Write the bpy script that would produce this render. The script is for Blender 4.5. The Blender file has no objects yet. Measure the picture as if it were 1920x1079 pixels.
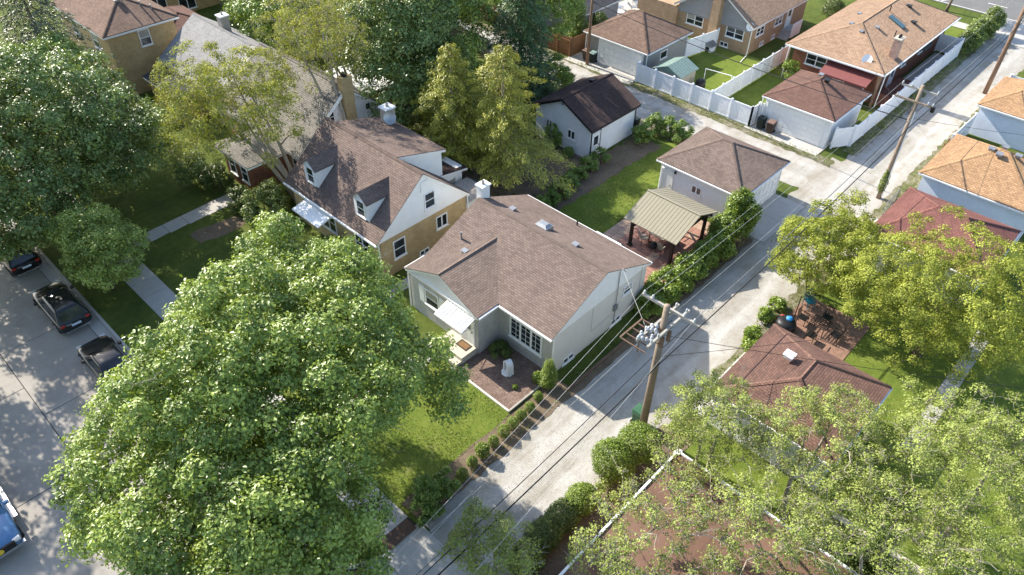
import bpy, math, random
import numpy as np
from mathutils import Vector, Matrix
random.seed(7)
ORD = ['first', 'second', 'third', 'fourth', 'fifth', 'sixth', 'seventh', 'eighth']
S = bpy.context.scene
COL = S.collection
PI = math.pi
R = math.radians

# ------------------------------------------------------------------ camera
cam = bpy.data.cameras.new('camera'); co = bpy.data.objects.new('camera', cam); COL.objects.link(co)
YAW, PITCH, ROLL, FPX = R(42.954), R(41.629), R(0.985), 1377.68
d_ = Vector((math.cos(PITCH)*math.cos(YAW), math.cos(PITCH)*math.sin(YAW), -math.sin(PITCH)))
r_ = Vector((math.sin(YAW), -math.cos(YAW), 0)); u_ = r_.cross(d_)
rr = math.cos(ROLL)*r_ + math.sin(ROLL)*u_; uu = -math.sin(ROLL)*r_ + math.cos(ROLL)*u_
co.matrix_world = Matrix(((rr.x, uu.x, -d_.x, 0), (rr.y, uu.y, -d_.y, 0), (rr.z, uu.z, -d_.z, 30), (0, 0, 0, 1)))
cam.sensor_fit = 'HORIZONTAL'; cam.sensor_width = 36; cam.lens = 36*FPX/1920
cam.clip_start = 0.5; cam.clip_end = 1000
S.camera = co

# ------------------------------------------------------------------ sky, sun, exposure
SUN_AZ, SUN_EL = R(94), R(35)
w = bpy.data.worlds.new('World'); S.world = w; w.use_nodes = True
nt = w.node_tree; nt.nodes.clear()
sky = nt.nodes.new('ShaderNodeTexSky'); sky.sky_type = 'NISHITA'; sky.sun_disc = False
sky.sun_elevation = SUN_EL; sky.sun_rotation = PI/2 - SUN_AZ
bg = nt.nodes.new('ShaderNodeBackground'); bg.inputs[1].default_value = 0.15
wo = nt.nodes.new('ShaderNodeOutputWorld')
nt.links.new(sky.outputs[0], bg.inputs[0]); nt.links.new(bg.outputs[0], wo.inputs[0])
sl = bpy.data.lights.new('sun', 'SUN'); sl.energy = 4.7; sl.angle = R(0.55); sl.color = (1.0, 0.93, 0.82)
so = bpy.data.objects.new('sun', sl); COL.objects.link(so)
sd = Vector((math.cos(SUN_AZ)*math.cos(SUN_EL), math.sin(SUN_AZ)*math.cos(SUN_EL), math.sin(SUN_EL)))
so.rotation_euler = sd.to_track_quat('Z', 'Y').to_euler(); so.location = (0, 60, 60)
S.view_settings.view_transform = 'Standard'; S.view_settings.look = 'None'
S.view_settings.exposure = 1.14; S.view_settings.gamma = 1

# ------------------------------------------------------------------ materials
class NT:
    def __init__(s, name):
        s.m = bpy.data.materials.new(name); s.m.use_nodes = True; s.t = s.m.node_tree
        s.b = s.t.nodes['Principled BSDF']; s.o = s.t.nodes['Material Output']
    def n(s, typ, **k):
        x = s.t.nodes.new(typ)
        for a, b in k.items(): setattr(x, a, b)
        return x
    def l(s, a, b): s.t.links.new(a, b)
    def coord(s, kind='UV'):
        return s.n('ShaderNodeTexCoord').outputs[kind]
    def noise(s, vec, scale, detail=3, rough=.6):
        x = s.n('ShaderNodeTexNoise'); x.inputs['Scale'].default_value = scale
        x.inputs['Detail'].default_value = detail; x.inputs['Roughness'].default_value = rough
        s.l(vec, x.inputs['Vector']); return x.outputs['Fac']
    def ramp(s, fac, stops):
        x = s.n('ShaderNodeValToRGB'); e = x.color_ramp.elements
        while len(e) < len(stops): e.new(.5)
        for i, (p, c) in enumerate(stops):
            e[i].position = p; e[i].color = (*c, 1)
        s.l(fac, x.inputs[0]); return x.outputs[0]
    def mix(s, fac, a, b, blend='MIX'):
        x = s.n('ShaderNodeMix', data_type='RGBA', blend_type=blend)
        if isinstance(fac, (int, float)): x.inputs[0].default_value = fac
        else: s.l(fac, x.inputs[0])
        for sock, v in ((x.inputs[6], a), (x.inputs[7], b)):
            if isinstance(v, tuple): sock.default_value = (*v, 1)
            else: s.l(v, sock)
        return x.outputs[2]
    def math(s, op, a, b=0.):
        x = s.n('ShaderNodeMath', operation=op)
        for i, v in enumerate((a, b)):
            if isinstance(v, (int, float)): x.inputs[i].default_value = v
            else: s.l(v, x.inputs[i])
        return x.outputs[0]
    def bump(s, h, strength=.5, dist=.02):
        x = s.n('ShaderNodeBump'); x.inputs['Strength'].default_value = strength; x.inputs['Distance'].default_value = dist
        s.l(h, x.inputs['Height']); s.l(x.outputs[0], s.b.inputs['Normal'])
    def col(s, c):
        if isinstance(c, tuple): s.b.inputs['Base Color'].default_value = (*c, 1)
        else: s.l(c, s.b.inputs['Base Color'])
    def rough(s, v, spec=.3):
        s.b.inputs['Roughness'].default_value = v; s.b.inputs['Specular IOR Level'].default_value = spec

def sc(c, k): return tuple(min(1, x*k) for x in c)
def M_plain(name, c, rough=.7, var=.18, scale=2.5, metal=0, bump=.0, spec=.3):
    t = NT(name); v = t.coord('Object')
    n1 = t.noise(v, scale, 4); n2 = t.noise(v, scale*9, 2)
    k = t.mix(.35, n1, n2)
    t.col(t.ramp(k, [(.3, sc(c, 1-var)), (.7, sc(c, 1+var))]))
    t.rough(rough, spec); t.b.inputs['Metallic'].default_value = metal
    if bump: t.bump(n2, bump, .02)
    return t.m
def M_shingle(name, c1, c2, c3, stain=.88, bw=.26, rh=.13):
    c1 = sc(c1, 1.06); c2 = sc(c2, .95)
    t = NT(name); v = t.coord('UV')
    br = t.n('ShaderNodeTexBrick'); br.offset = .5; br.offset_frequency = 2
    for k, x in (('Scale', 1), ('Mortar Size', .012), ('Brick Width', bw), ('Row Height', rh), ('Bias', -.1), ('Mortar Smooth', .1)):
        br.inputs[k].default_value = x
    br.inputs['Color1'].default_value = (*c1, 1); br.inputs['Color2'].default_value = (*c2, 1)
    br.inputs['Mortar'].default_value = (*sc(c3, .5), 1)
    t.l(v, br.inputs['Vector'])
    ob = t.coord('Object')
    n = t.noise(ob, .55, 5, .65); n2 = t.noise(v, 7, 3)
    c = t.mix(t.math('MULTIPLY', n2, .3), br.outputs['Color'], c3)
    st = t.ramp(n, [(.35, (stain,)*3), (.62, (1.06, 1.05, 1.04))])
    c = t.mix(1., c, st, 'MULTIPLY')
    gr = t.ramp(t.noise(v, 60, 1), [(.3, (.8,)*3), (.7, (1.15,)*3)])
    t.col(t.mix(.8, c, gr, 'MULTIPLY')); t.rough(.93, .15)
    sp = t.n('ShaderNodeSeparateXYZ'); t.l(v, sp.inputs[0])
    saw = t.math('SUBTRACT', 1., t.math('FRACT', t.math('DIVIDE', sp.outputs[1], rh)))
    h = t.math('ADD', saw, t.math('MULTIPLY', n2, .5))
    t.bump(h, 1., .045)
    return t.m
def M_brick(name, c1, c2, mortar, bw=.21, rh=.072, scale=1.):
    t = NT(name); v = t.coord('UV')
    br = t.n('ShaderNodeTexBrick')
    for k, x in (('Scale', scale), ('Mortar Size', .007), ('Brick Width', bw), ('Row Height', rh), ('Bias', 0)):
        br.inputs[k].default_value = x
    br.inputs['Color1'].default_value = (*c1, 1); br.inputs['Color2'].default_value = (*c2, 1); br.inputs['Mortar'].default_value = (*mortar, 1)
    t.l(v, br.inputs['Vector'])
    n = t.noise(t.coord('Object'), 1.3, 5, .7)
    t.col(t.mix(1., br.outputs['Color'], t.ramp(n, [(.3, (.8,)*3), (.7, (1.12,)*3)]), 'MULTIPLY'))
    t.rough(.9, .2); t.bump(t.math('SUBTRACT', 1., br.outputs['Fac']), .6, .01)
    return t.m
def M_siding(name, c, lap=.13):
    t = NT(name); v = t.coord('UV')
    sp = t.n('ShaderNodeSeparateXYZ'); t.l(v, sp.inputs[0])
    fr = t.math('FRACT', t.math('DIVIDE', sp.outputs[1], lap))
    n = t.noise(t.coord('Object'), 1.2, 5, .7)
    base = t.ramp(n, [(.3, sc(c, .9)), (.7, sc(c, 1.04))])
    line = t.ramp(fr, [(0, (.62,)*3), (.13, (1, 1, 1))])
    t.col(t.mix(1., base, line, 'MULTIPLY')); t.rough(.55, .35)
    t.bump(t.math('SUBTRACT', 1., fr), .8, .03)
    return t.m
def M_ground(name, stops, scales=(.35, 3, 40), w=(.45, .3, .25), bump=.5, bd=.03, rough=.95, coord='Object'):
    t = NT(name); v = t.coord(coord)
    a = t.math('MULTIPLY', t.noise(v, scales[0], 4), w[0]); b = t.math('MULTIPLY', t.noise(v, scales[1], 4), w[1]); n3 = t.noise(v, scales[2], 2, .7)
    c = t.math('MULTIPLY', n3, w[2])
    s_ = t.math('ADD', t.math('ADD', a, b), c)
    t.col(t.ramp(s_, stops)); t.rough(rough, .12); t.bump(n3, bump, bd)
    return t.m
def M_gravel(name, c, dirt, axis=1, mid=12.5):
    t = NT(name); v = t.coord('Object')
    vo = t.n('ShaderNodeTexVoronoi'); vo.inputs['Scale'].default_value = 26; t.l(v, vo.inputs['Vector'])
    vo2 = t.n('ShaderNodeTexVoronoi'); vo2.inputs['Scale'].default_value = 13; t.l(v, vo2.inputs['Vector'])
    stones = t.ramp(vo.outputs['Color'], [(.1, sc(c, .87)), (.55, c), (.95, sc(c, 1.12))])
    stones = t.mix(.3, stones, t.ramp(vo2.outputs['Color'], [(.1, sc(c, .8)), (.9, sc(c, 1.12))]))
    mp = t.n('ShaderNodeMapping'); mp.inputs['Scale'].default_value = (.07, 1.1, 1); t.l(v, mp.inputs[0])
    n = t.noise(mp.outputs[0], 1.0, 5, .65)
    n2 = t.noise(v, .7, 5, .7)
    f = t.math('MULTIPLY', n, n2)
    k = t.ramp(f, [(.2, (0, 0, 0)), (.36, (.85,)*3)])
    col = t.mix(k, stones, dirt)
    sp = t.n('ShaderNodeSeparateXYZ'); t.l(v, sp.inputs[0])
    w_ = t.math('ADD', t.math('SUBTRACT', sp.outputs[axis], mid), t.math('MULTIPLY', t.math('SUBTRACT', t.noise(v, .25, 2), .5), 1.6))
    ab = t.math('ABSOLUTE', w_)
    ruts = t.ramp(t.math('DIVIDE', ab, 3.), [(0., (.8, .79, .75)), (.16, (.86, .85, .82)), (.24, (1.07, 1.07, 1.07)), (.36, (1.07, 1.07, 1.07)), (.5, (.95, .94, .92)), (.85, (.78, .75, .68))])
    col = t.mix(t.math('MULTIPLY', t.noise(v, 1.1, 4), 1.3), col, t.mix(1., col, ruts, 'MULTIPLY'))
    blot = t.ramp(t.noise(v, .9, 6, .75), [(.5, (1, 1, 1)), (.7, (.8, .78, .74))])
    t.col(t.mix(.8, col, blot, 'MULTIPLY')); t.rough(.95, .1)
    t.bump(vo.outputs['Distance'], .7, .02)
    return t.m
def M_glass(name='window_glass', c=(.018, .022, .026)):
    t = NT(name); n = t.noise(t.coord('Object'), 1.1, 2)
    t.col(t.ramp(n, [(.35, sc(c, .5)), (.65, sc(c, 2.4))])); t.rough(.06, .5); return t.m
def M_paint(name, c, rough=.22, coat=.25, metal=0.):
    t = NT(name); n = t.noise(t.coord('Object'), 3, 3)
    t.col(t.ramp(n, [(.3, sc(c, .92)), (.7, sc(c, 1.06))])); t.rough(rough, .5)
    t.b.inputs['Coat Weight'].default_value = coat; t.b.inputs['Metallic'].default_value = metal; return t.m
def M_leaf(name, dark, light, trans=.22, ro=.38, sp=.5):
    t = NT(name)
    at = t.n('ShaderNodeAttribute', attribute_name='v')
    n = t.noise(t.coord('Object'), .45, 3)
    f = t.math('ADD', t.math('MULTIPLY', at.outputs['Fac'], .7), t.math('MULTIPLY', n, .45))
    c = t.ramp(f, [(.2, dark), (.85, light)])
    t.col(c); t.rough(ro, sp)
    tr = t.n('ShaderNodeBsdfTranslucent'); t.l(t.mix(1., c, (1.25, 1.2, .55), 'MULTIPLY'), tr.inputs[0])
    mx = t.n('ShaderNodeMixShader'); mx.inputs[0].default_value = trans
    t.l(t.b.outputs[0], mx.inputs[1]); t.l(tr.outputs[0], mx.inputs[2]); t.l(mx.outputs[0], t.o.inputs[0])
    return t.m

MT = {}
MT['roof_brown'] = M_shingle('shingle_brown', (.212, .16, .133), (.154, .116, .097), (.187, .147, .126))
MT['roof_garage'] = M_shingle('shingle_garage_brown', (.21, .157, .13), (.152, .113, .095), (.185, .143, .121), .8)
MT['roof_cape'] = M_shingle('shingle_cape', (.205, .153, .127), (.148, .11, .093), (.18, .138, .117), .8)
MT['roof_dark'] = M_shingle('shingle_dark', (.075, .05, .045), (.05, .036, .034), (.062, .043, .04), .8)
MT['roof_tan'] = M_shingle('shingle_tan', (0.4, 0.27, 0.18), (0.28, 0.185, 0.125), (0.34, 0.23, 0.155), .88)
MT['roof_orange'] = M_shingle('shingle_orange', (0.44, 0.275, 0.15), (0.31, 0.19, 0.105), (0.38, 0.235, 0.13), .88)
MT['roof_red'] = M_shingle('shingle_red', (.215, .098, .082), (.18, .08, .068), (.2, .092, .078), .85)
MT['roof_redbrown'] = M_shingle('shingle_redbrown', (0.19, 0.11, 0.085), (0.14, 0.082, 0.066), (0.168, 0.1, 0.08), .8)
MT['roof_rust'] = M_shingle('shingle_rust', (.215, .145, .108), (.15, .1, .076), (.185, .127, .097), .8)
MT['roof_grey'] = M_shingle('shingle_grey', (0.23, 0.215, 0.19), (0.165, 0.155, 0.138), (0.2, 0.188, 0.168), .85)
MT['roof_lightgrey'] = M_shingle('shingle_lightgrey', (0.3, 0.295, 0.285), (0.245, 0.24, 0.23), (0.27, 0.265, 0.255), .9)
MT['roof_slate'] = M_shingle('shingle_slate', (.06, .062, .07), (.045, .047, .053), (.055, .056, .062), .85)
MT['membrane'] = M_ground('roof_membrane', [(.3, (.13, .075, .055)), (.55, (.175, .105, .078)), (.8, (.22, .14, .108))], (.3, 1.6, 30), (.6, .3, .1), .1, .005)
MT['yellow_brick'] = M_brick('yellow_brick', (.52, .38, .19), (.42, .3, .145), (.46, .37, .24))
MT['tan_brick'] = M_brick('tan_brick', (.46, .31, .19), (.36, .235, .14), (.38, .29, .2))
MT['red_brick'] = M_brick('red_brick', (.25, .095, .05), (.18, .065, .038), (.24, .15, .11))
MT['grey_brick'] = M_brick('painted_grey_brick', (.56, .53, .49), (.5, .475, .44), (.44, .42, .39))
MT['chimney_brick'] = M_brick('mixed_brick', (.5, .3, .22), (.3, .17, .13), (.55, .5, .45), .21, .08)
MT['white_siding'] = M_siding('white_siding', (.8, .8, .79))
MT['blue_siding'] = M_siding('pale_blue_siding', (.7, .74, .8))
MT['grey_siding'] = M_siding('grey_siding', (.32, .31, .3))
MT['white'] = M_plain('white_trim', (.8, .8, .78), .5, .06)
MT['cream'] = M_plain('cream_stucco', (.62, .59, .54), .85, .06)
MT['grey_wall'] = M_plain('grey_stucco', (.3, .29, .27), .85, .08)
MT['vinyl'] = M_plain('white_vinyl', (.83, .84, .86), .4, .04, 3)
MT['glass'] = M_glass()
MT['blind'] = M_plain('window_blind', (.34, .32, .28), .3, .2, 3, spec=.6); MT['blind_dark'] = M_plain('dark_curtain', (.1, .09, .08), .3, .3, 3, spec=.6)
MT['glass_light'] = M_glass('curtained_glass', (.12, .11, .1))
MT['concrete'] = M_ground('concrete', [(.3, (.36, .34, .31)), (.55, (.45, .43, .395)), (.75, (.52, .5, .46))], (.4, 2.5, 45), (.5, .3, .2), .25, .008)
MT['street'] = M_ground('street_concrete', [(.3, (.25, .228, .2)), (.5, (.32, .293, .258)), (.7, (.385, .355, .315))], (.5, 3, 60), (.5, .3, .2), .3, .006)
MT['asphalt'] = M_ground('asphalt', [(.3, (.12, .12, .12)), (.6, (.17, .168, .163)), (.8, (.22, .215, .205))], (.4, 3, 60), (.5, .3, .2), .3, .008)
MT['joint'] = M_plain('joint_tar', (.05, .048, .045), .9, .2)
MT['gravel'] = M_gravel('gravel', (.43, .415, .385), (.31, .28, .23))
MT['gravel_side'] = M_gravel('gravel_side', (.43, .415, .385), (.31, .28, .23), 0, 49.5)
MT['grass'] = M_ground('grass', [(.28, (.035, .05, .014)), (.44, (.07, .1, .02)), (.56, (.115, .145, .03)), (.74, (.2, .2, .075))], (.35, 2.2, 34), (.35, .3, .35), .9, .06)
MT['lawn'] = M_ground('lawn', [(.3, (.07, .11, .018)), (.45, (.125, .175, .028)), (.56, (.165, .205, .036)), (.7, (.29, .28, .11))], (.55, 2.6, 38), (.42, .33, .25), .9, .05)
MT['soil'] = M_ground('soil', [(.28, (.085, .065, .045)), (.48, (.17, .13, .09)), (.6, (.22, .17, .115)), (.75, (.12, .13, .045))], (.9, 5, 40), (.4, .3, .3), .8, .04)
MT['weedy'] = M_ground('weedy_verge', [(.3, (.06, .075, .022)), (.47, (.12, .125, .05)), (.58, (.28, .25, .19)), (.75, (.1, .14, .03))], (.8, 3.5, 30), (.4, .3, .3), .9, .05)
MT['mulch'] = M_ground('mulch', [(.32, (.075, .05, .04)), (.47, (.18, .125, .1)), (.57, (.28, .205, .165)), (.7, (.42, .34, .28))], (1.5, 9, 26), (.2, .35, .45), 1., .06)
MT['paver_red'] = M_plain('paver_red', (.32, .17, .13), .85, .25, 1.6)
MT['paver_tan'] = M_plain('paver_tan', (.38, .27, .2), .85, .25, 1.6)
MT['paver_brick'] = M_brick('patio_brick', (.3, .17, .12), (.22, .125, .09), (.2, .15, .11), .2, .1)
MT['wood_dark'] = M_plain('dark_stained_wood', (.035, .026, .02), .6, .25, 4)
MT['wood_pole'] = M_plain('weathered_pole_wood', (.25, .195, .145), .85, .35, 6, bump=.4)
MT['wood_brown'] = M_plain('brown_pole_wood', (.2, .125, .08), .8, .3, 6, bump=.3)
MT['wood_fence'] = M_plain('cedar_fence_wood', (.24, .125, .06), .8, .3, 5, bump=.3)
MT['wood_grey'] = M_plain('grey_arm_wood', (.34, .32, .28), .8, .25, 5)
MT['wood_old'] = M_plain('old_timber', (.15, .1, .07), .85, .3, 5)
MT['bark'] = M_plain('bark', (.16, .12, .085), .9, .35, 9, bump=.6)
MT['bark_pale'] = M_plain('pale_bark', (.34, .3, .24), .9, .3, 9, bump=.5)
MT['metal_tan'] = M_plain('tan_metal_roof', (.27, .24, .165), .45, .06, 1.2, spec=.4)
MT['metal_grey'] = M_plain('grey_metal', (.35, .35, .35), .4, .12, 3, .6)
MT['metal_white'] = M_plain('white_metal', (.82, .82, .8), .4, .05)
MT['metal_black'] = M_plain('black_metal', (.015, .015, .015), .45, .3)
MT['rust'] = M_plain('rusty_steel', (.15, .095, .068), .8, .35, 8)
MT['porcelain'] = M_plain('porcelain', (.48, .5, .52), .35, .08, 8)
MT['cable_black'] = M_plain('black_cable', (.018, .018, .018), .6, .2)
MT['cable_grey'] = M_plain('grey_cable', (.5, .5, .48), .5, .1, metal=.4)
MT['rubber'] = M_plain('rubber', (.016, .016, .016), .85, .2)
MT['tactile'] = M_plain('tactile_pad', (.12, .075, .055), .9, .15, 30, bump=.6)
MT['car_dark'] = M_paint('dark_green_black_paint', (.012, .015, .014))
MT['car_black'] = M_paint('black_paint', (.006, .006, .007))
MT['car_charcoal'] = M_paint('charcoal_paint', (.016, .016, .018))
MT['car_white'] = M_paint('white_paint', (.78, .78, .77))
MT['car_blue'] = M_paint('blue_paint', (.09, .2, .36), metal=.2)
MT['chrome'] = M_plain('chrome', (.6, .6, .6), .2, .08, 4, .9)
MT['lamp_red'] = M_paint('red_lens', (.3, .015, .012))
MT['lamp_white'] = M_paint('clear_lens', (.6, .6, .58))
MT['yellow'] = M_plain('yellow_badge', (.6, .45, .05), .5, .1)
MT['plate'] = M_plain('plate', (.55, .62, .72), .5, .06)
MT['bin_green'] = M_plain('green_plastic', (.045, .12, .065), .5, .1)
MT['bin_dark'] = M_plain('dark_green_plastic', (.012, .022, .02), .5, .15)
MT['bin_brown'] = M_plain('brown_plastic', (.055, .034, .026), .5, .15)
MT['bin_lid'] = M_plain('brown_lid', (.19, .125, .1), .5, .12)
MT['bin_teal'] = M_plain('grey_green_lid', (.2, .28, .26), .5, .12)
MT['mat_coir'] = M_plain('coir', (.2, .115, .055), .95, .3, 20)
MT['mat_edge'] = M_plain('dark_mat', (.05, .045, .035), .95, .4, 12)
MT['stone_white'] = M_plain('white_stone', (.78, .78, .77), .6, .08, 6)
MT['blue_grey'] = M_plain('blue_grey_paint', (.32, .45, .55), .6, .15, 5)
MT['stone_tan'] = M_plain('tan_stone', (.52, .47, .38), .85, .15, 3)
MT['edging'] = M_plain('pale_edging_stone', (.58, .54, .47), .85, .12, 4)
MT['awning_red'] = M_plain('red_awning', (.19, .065, .06), .7, .12, 3)
MT['skylight'] = M_paint('skylight_glass', (.06, .13, .14), .15)
MT['shed_green'] = M_plain('green_grey_roof', (.22, .3, .26), .5, .1)
MT['plastic_tan'] = M_plain('tan_plastic', (.45, .39, .3), .6, .08)
MT['blue'] = M_plain('blue_plastic', (.03, .22, .5), .5, .1)
MT['red'] = M_plain('red_plastic', (.45, .05, .04), .5, .1)
MT['teal'] = M_plain('teal_plastic', (.02, .2, .26), .5, .1)
MT['stone_chim'] = M_plain('mottled_stone', (.4, .36, .31), .9, .4, 7, bump=.4)
MT['pool_blue'] = M_paint('pool_water', (.02, .07, .16), .1)
MT['deck'] = M_plain('red_deck', (.2, .085, .06), .8, .15, 3)
MT['line_white'] = M_plain('road_paint', (.75, .74, .7), .8, .1)
LF = {}
LF['maple'] = M_leaf('maple_leaf', (.055, .115, .015), (.35, .445, .088))
LF['maple_dark'] = M_leaf('dark_maple_leaf', (.04, .09, .016), (.25, .33, .095), .2)
LF['spring'] = M_leaf('spring_leaf', (.15, .17, .02), (.41, .43, .085), .3, .6, .2)
LF['yellowgreen'] = M_leaf('yellow_green_leaf', (.13, .165, .018), (.44, .48, .09), .3, .6, .2)
LF['pale'] = M_leaf('pale_spring_leaf', (.14, .185, .035), (.42, .485, .14), .3, .6, .2)
LF['olive'] = M_leaf('olive_leaf', (.07, .115, .02), (.26, .33, .075))
LF['bright'] = M_leaf('bright_green_leaf', (.05, .11, .012), (.27, .37, .065))
LF['conifer'] = M_leaf('conifer_leaf', (.02, .06, .018), (.1, .185, .06), .12)
LF['cedar'] = M_leaf('golden_cedar_leaf', (.12, .14, .014), (.54, .52, .075), .2)
LF['spruce'] = M_leaf('spruce_needle', (.05, .07, .032), (.19, .21, .11), .12)
LF['box'] = M_leaf('boxwood_leaf', (.06, .12, .01), (.25, .33, .04), .25)
LF['yew'] = M_leaf('yew_leaf', (.03, .06, .009), (.16, .21, .035), .2)
LF['hedge'] = M_leaf('hedge_leaf', (.07, .13, .012), (.3, .39, .055), .3)
LF['turf'] = M_leaf('grass_blade', (.09, .14, .016), (.25, .29, .05), .25)
LF['light'] = M_leaf('light_green_leaf', (.11, .18, .03), (.38, .47, .11), .26)
LF['dead'] = M_leaf('dry_brush', (.16, .13, .08), (.34, .29, .2), .1)

# ------------------------------------------------------------------ mesh builder
WL = {}          # world location of roots, children are stored relative to it
class MB:
    def __init__(s): s.v = []; s.f = []
    def add(s, vs, fs):
        o = len(s.v); s.v += [tuple(p) for p in vs]; s.f += [tuple(i+o for i in q) for q in fs]; return s
    def box(s, x0, y0, z0, x1, y1, z1):
        x0, x1 = min(x0, x1), max(x0, x1); y0, y1 = min(y0, y1), max(y0, y1); z0, z1 = min(z0, z1), max(z0, z1)
        return s.add([(x0, y0, z0), (x1, y0, z0), (x1, y1, z0), (x0, y1, z0), (x0, y0, z1), (x1, y0, z1), (x1, y1, z1), (x0, y1, z1)],
                     [(0, 3, 2, 1), (4, 5, 6, 7), (0, 1, 5, 4), (1, 2, 6, 5), (2, 3, 7, 6), (3, 0, 4, 7)])
    def bar(s, a, b, w, h=None):      # square bar between two points
        a = Vector(a); b = Vector(b); h = h or w; t = (b-a).normalized()
        up = Vector((0, 0, 1)) if abs(t.z) < .95 else Vector((1, 0, 0))
        sx = t.cross(up).normalized()*w/2; sy = sx.cross(t).normalized()*h/2
        vs = [p+i*sx+j*sy for p in (a, b) for i, j in ((-1, -1), (1, -1), (1, 1), (-1, 1))]
        return s.add(vs, [(3, 2, 1, 0), (4, 5, 6, 7), (0, 1, 5, 4), (1, 2, 6, 5), (2, 3, 7, 6), (3, 0, 4, 7)])
    def tube(s, pts, rad, n=6, cap=True):
        pts = [Vector(p) for p in pts]; m = len(pts)
        rad = rad if isinstance(rad, (list, tuple)) else [rad]*m
        o = len(s.v)
        for i, p in enumerate(pts):
            t = (pts[min(i+1, m-1)]-pts[max(i-1, 0)]).normalized()
            up = Vector((0, 0, 1)) if abs(t.z) < .9 else Vector((1, 0, 0))
            a = t.cross(up).normalized(); b = a.cross(t)
            for k in range(n):
                g = 2*PI*k/n; s.v.append(tuple(p + float(rad[i])*(math.cos(g)*a + math.sin(g)*b)))
        for i in range(m-1):
            for k in range(n):
                k2 = (k+1) % n; s.f.append((o+i*n+k, o+(i+1)*n+k, o+(i+1)*n+k2, o+i*n+k2))
        if cap:
            s.f.append(tuple(o+k for k in range(n))); s.f.append(tuple(o+(m-1)*n+k for k in reversed(range(n))))
        return s
    def slab(s, poly, t):             # polygon (counter-clockwise from above) with a thickness straight down
        n = len(poly); top = [tuple(p) for p in poly]; bot = [(p[0], p[1], p[2]-t) for p in poly]
        fs = [tuple(range(n)), tuple(reversed(range(n, 2*n)))]
        fs += [(i, n+i, n+(i+1) % n, (i+1) % n) for i in range(n)]
        return s.add(top+bot, fs)
    def prism(s, poly, axis, a, b):   # 2D polygon extruded along axis; poly in the other two coordinates
        n = len(poly)
        def P(q, w):
            return (w, q[0], q[1]) if axis == 'x' else ((q[0], w, q[1]) if axis == 'y' else (q[0], q[1], w))
        return s.add([P(q, a) for q in poly]+[P(q, b) for q in poly],
                     [tuple(range(n)), tuple(reversed(range(n, 2*n)))] + [(i, n+i, n+(i+1) % n, (i+1) % n) for i in range(n)])
    def lathe(s, c, prof, n=16):      # profile of (radius, z)
        o = len(s.v)
        for r, z in prof:
            for k in range(n): s.v.append((c[0]+r*math.cos(2*PI*k/n), c[1]+r*math.sin(2*PI*k/n), c[2]+z))
        for i in range(len(prof)-1):
            for k in range(n):
                k2 = (k+1) % n; s.f.append((o+i*n+k, o+i*n+k2, o+(i+1)*n+k2, o+(i+1)*n+k))
        s.f.append(tuple(o+k for k in reversed(range(n)))); s.f.append(tuple(o+(len(prof)-1)*n+k for k in range(n)))
        return s
    def build(s, name, mat, parent=None, smooth=False, bevel=0, fix=True):
        me = bpy.data.meshes.new(name)
        off = WL.get(parent.name, Vector()) if parent else Vector()
        V = np.array(s.v, dtype=float)
        me.from_pydata((V-np.array(off)).tolist(), [], s.f)
        if fix:
            import bmesh
            bm = bmesh.new(); bm.from_mesh(me); bmesh.ops.recalc_face_normals(bm, faces=bm.faces); bm.to_mesh(me); bm.free()
        uv = me.uv_layers.new(name='UVMap'); k = 0
        flat = np.zeros((len(me.loops), 2))
        for p in me.polygons:
            n = p.normal
            if abs(n.z) > .985: U, Vv = Vector((1, 0, 0)), Vector((0, 1, 0))
            else:
                U = Vector((-n.y, n.x, 0)).normalized(); Vv = n.cross(U)
            for li in p.loop_indices:
                q = Vector(s.v[me.loops[li].vertex_index]); flat[li] = (q.dot(U), q.dot(Vv))
        uv.data.foreach_set('uv', flat.ravel())
        if smooth: me.polygons.foreach_set('use_smooth', [True]*len(me.polygons))
        me.materials.append(MT[mat] if isinstance(mat, str) else mat)
        o = bpy.data.objects.new(name, me); COL.objects.link(o)
        if parent: o.parent = parent; WL[o.name] = off
        if bevel:
            b = o.modifiers.new('bevel', 'BEVEL'); b.width = bevel; b.segments = 2
        return o
def tag(o, label=None, cat=None, group=None, kind=None):
    for k, v in (('label', label), ('category', cat), ('group', group), ('kind', kind)):
        if v: o[k] = v
    return o
def thing(name, label, cat, loc=(0, 0, 0), group=None, local=False):
    o = bpy.data.objects.new(name, None); COL.objects.link(o); o.location = loc; o.empty_display_size = .3
    WL[o.name] = Vector() if local else Vector(loc)
    return tag(o, label, cat, group)
def copy_tree(o, parent=None):
    c = o.copy(); COL.objects.link(c); c.parent = parent
    for ch in list(o.children): copy_tree(ch, c)
    return c
def struct(name, mb, mat, **k):
    return tag(mb.build(name, mat, **k), kind='structure')
def sheet(name, x0, y0, x1, y1, z, mat, parent=None, wob=0, seed=0):
    rnd = random.Random(seed)
    if wob:                       # ragged outline
        pts = []
        def edge(a, b):
            n = max(3, int(math.dist(a, b)/.5))
            for i in range(n):
                t = i/n; pts.append((a[0]+(b[0]-a[0])*t+rnd.uniform(-wob, wob), a[1]+(b[1]-a[1])*t+rnd.uniform(-wob, wob), z))
        edge((x0, y0), (x1, y0)); edge((x1, y0), (x1, y1)); edge((x1, y1), (x0, y1)); edge((x0, y1), (x0, y0))
        mb = MB().add(pts, [tuple(range(len(pts)))])
    else:
        mb = MB().add([(x0, y0, z), (x1, y0, z), (x1, y1, z), (x0, y1, z)], [(0, 1, 2, 3)])
    o = mb.build(name, mat, parent, fix=False)
    return o if parent else tag(o, kind='structure')

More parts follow.
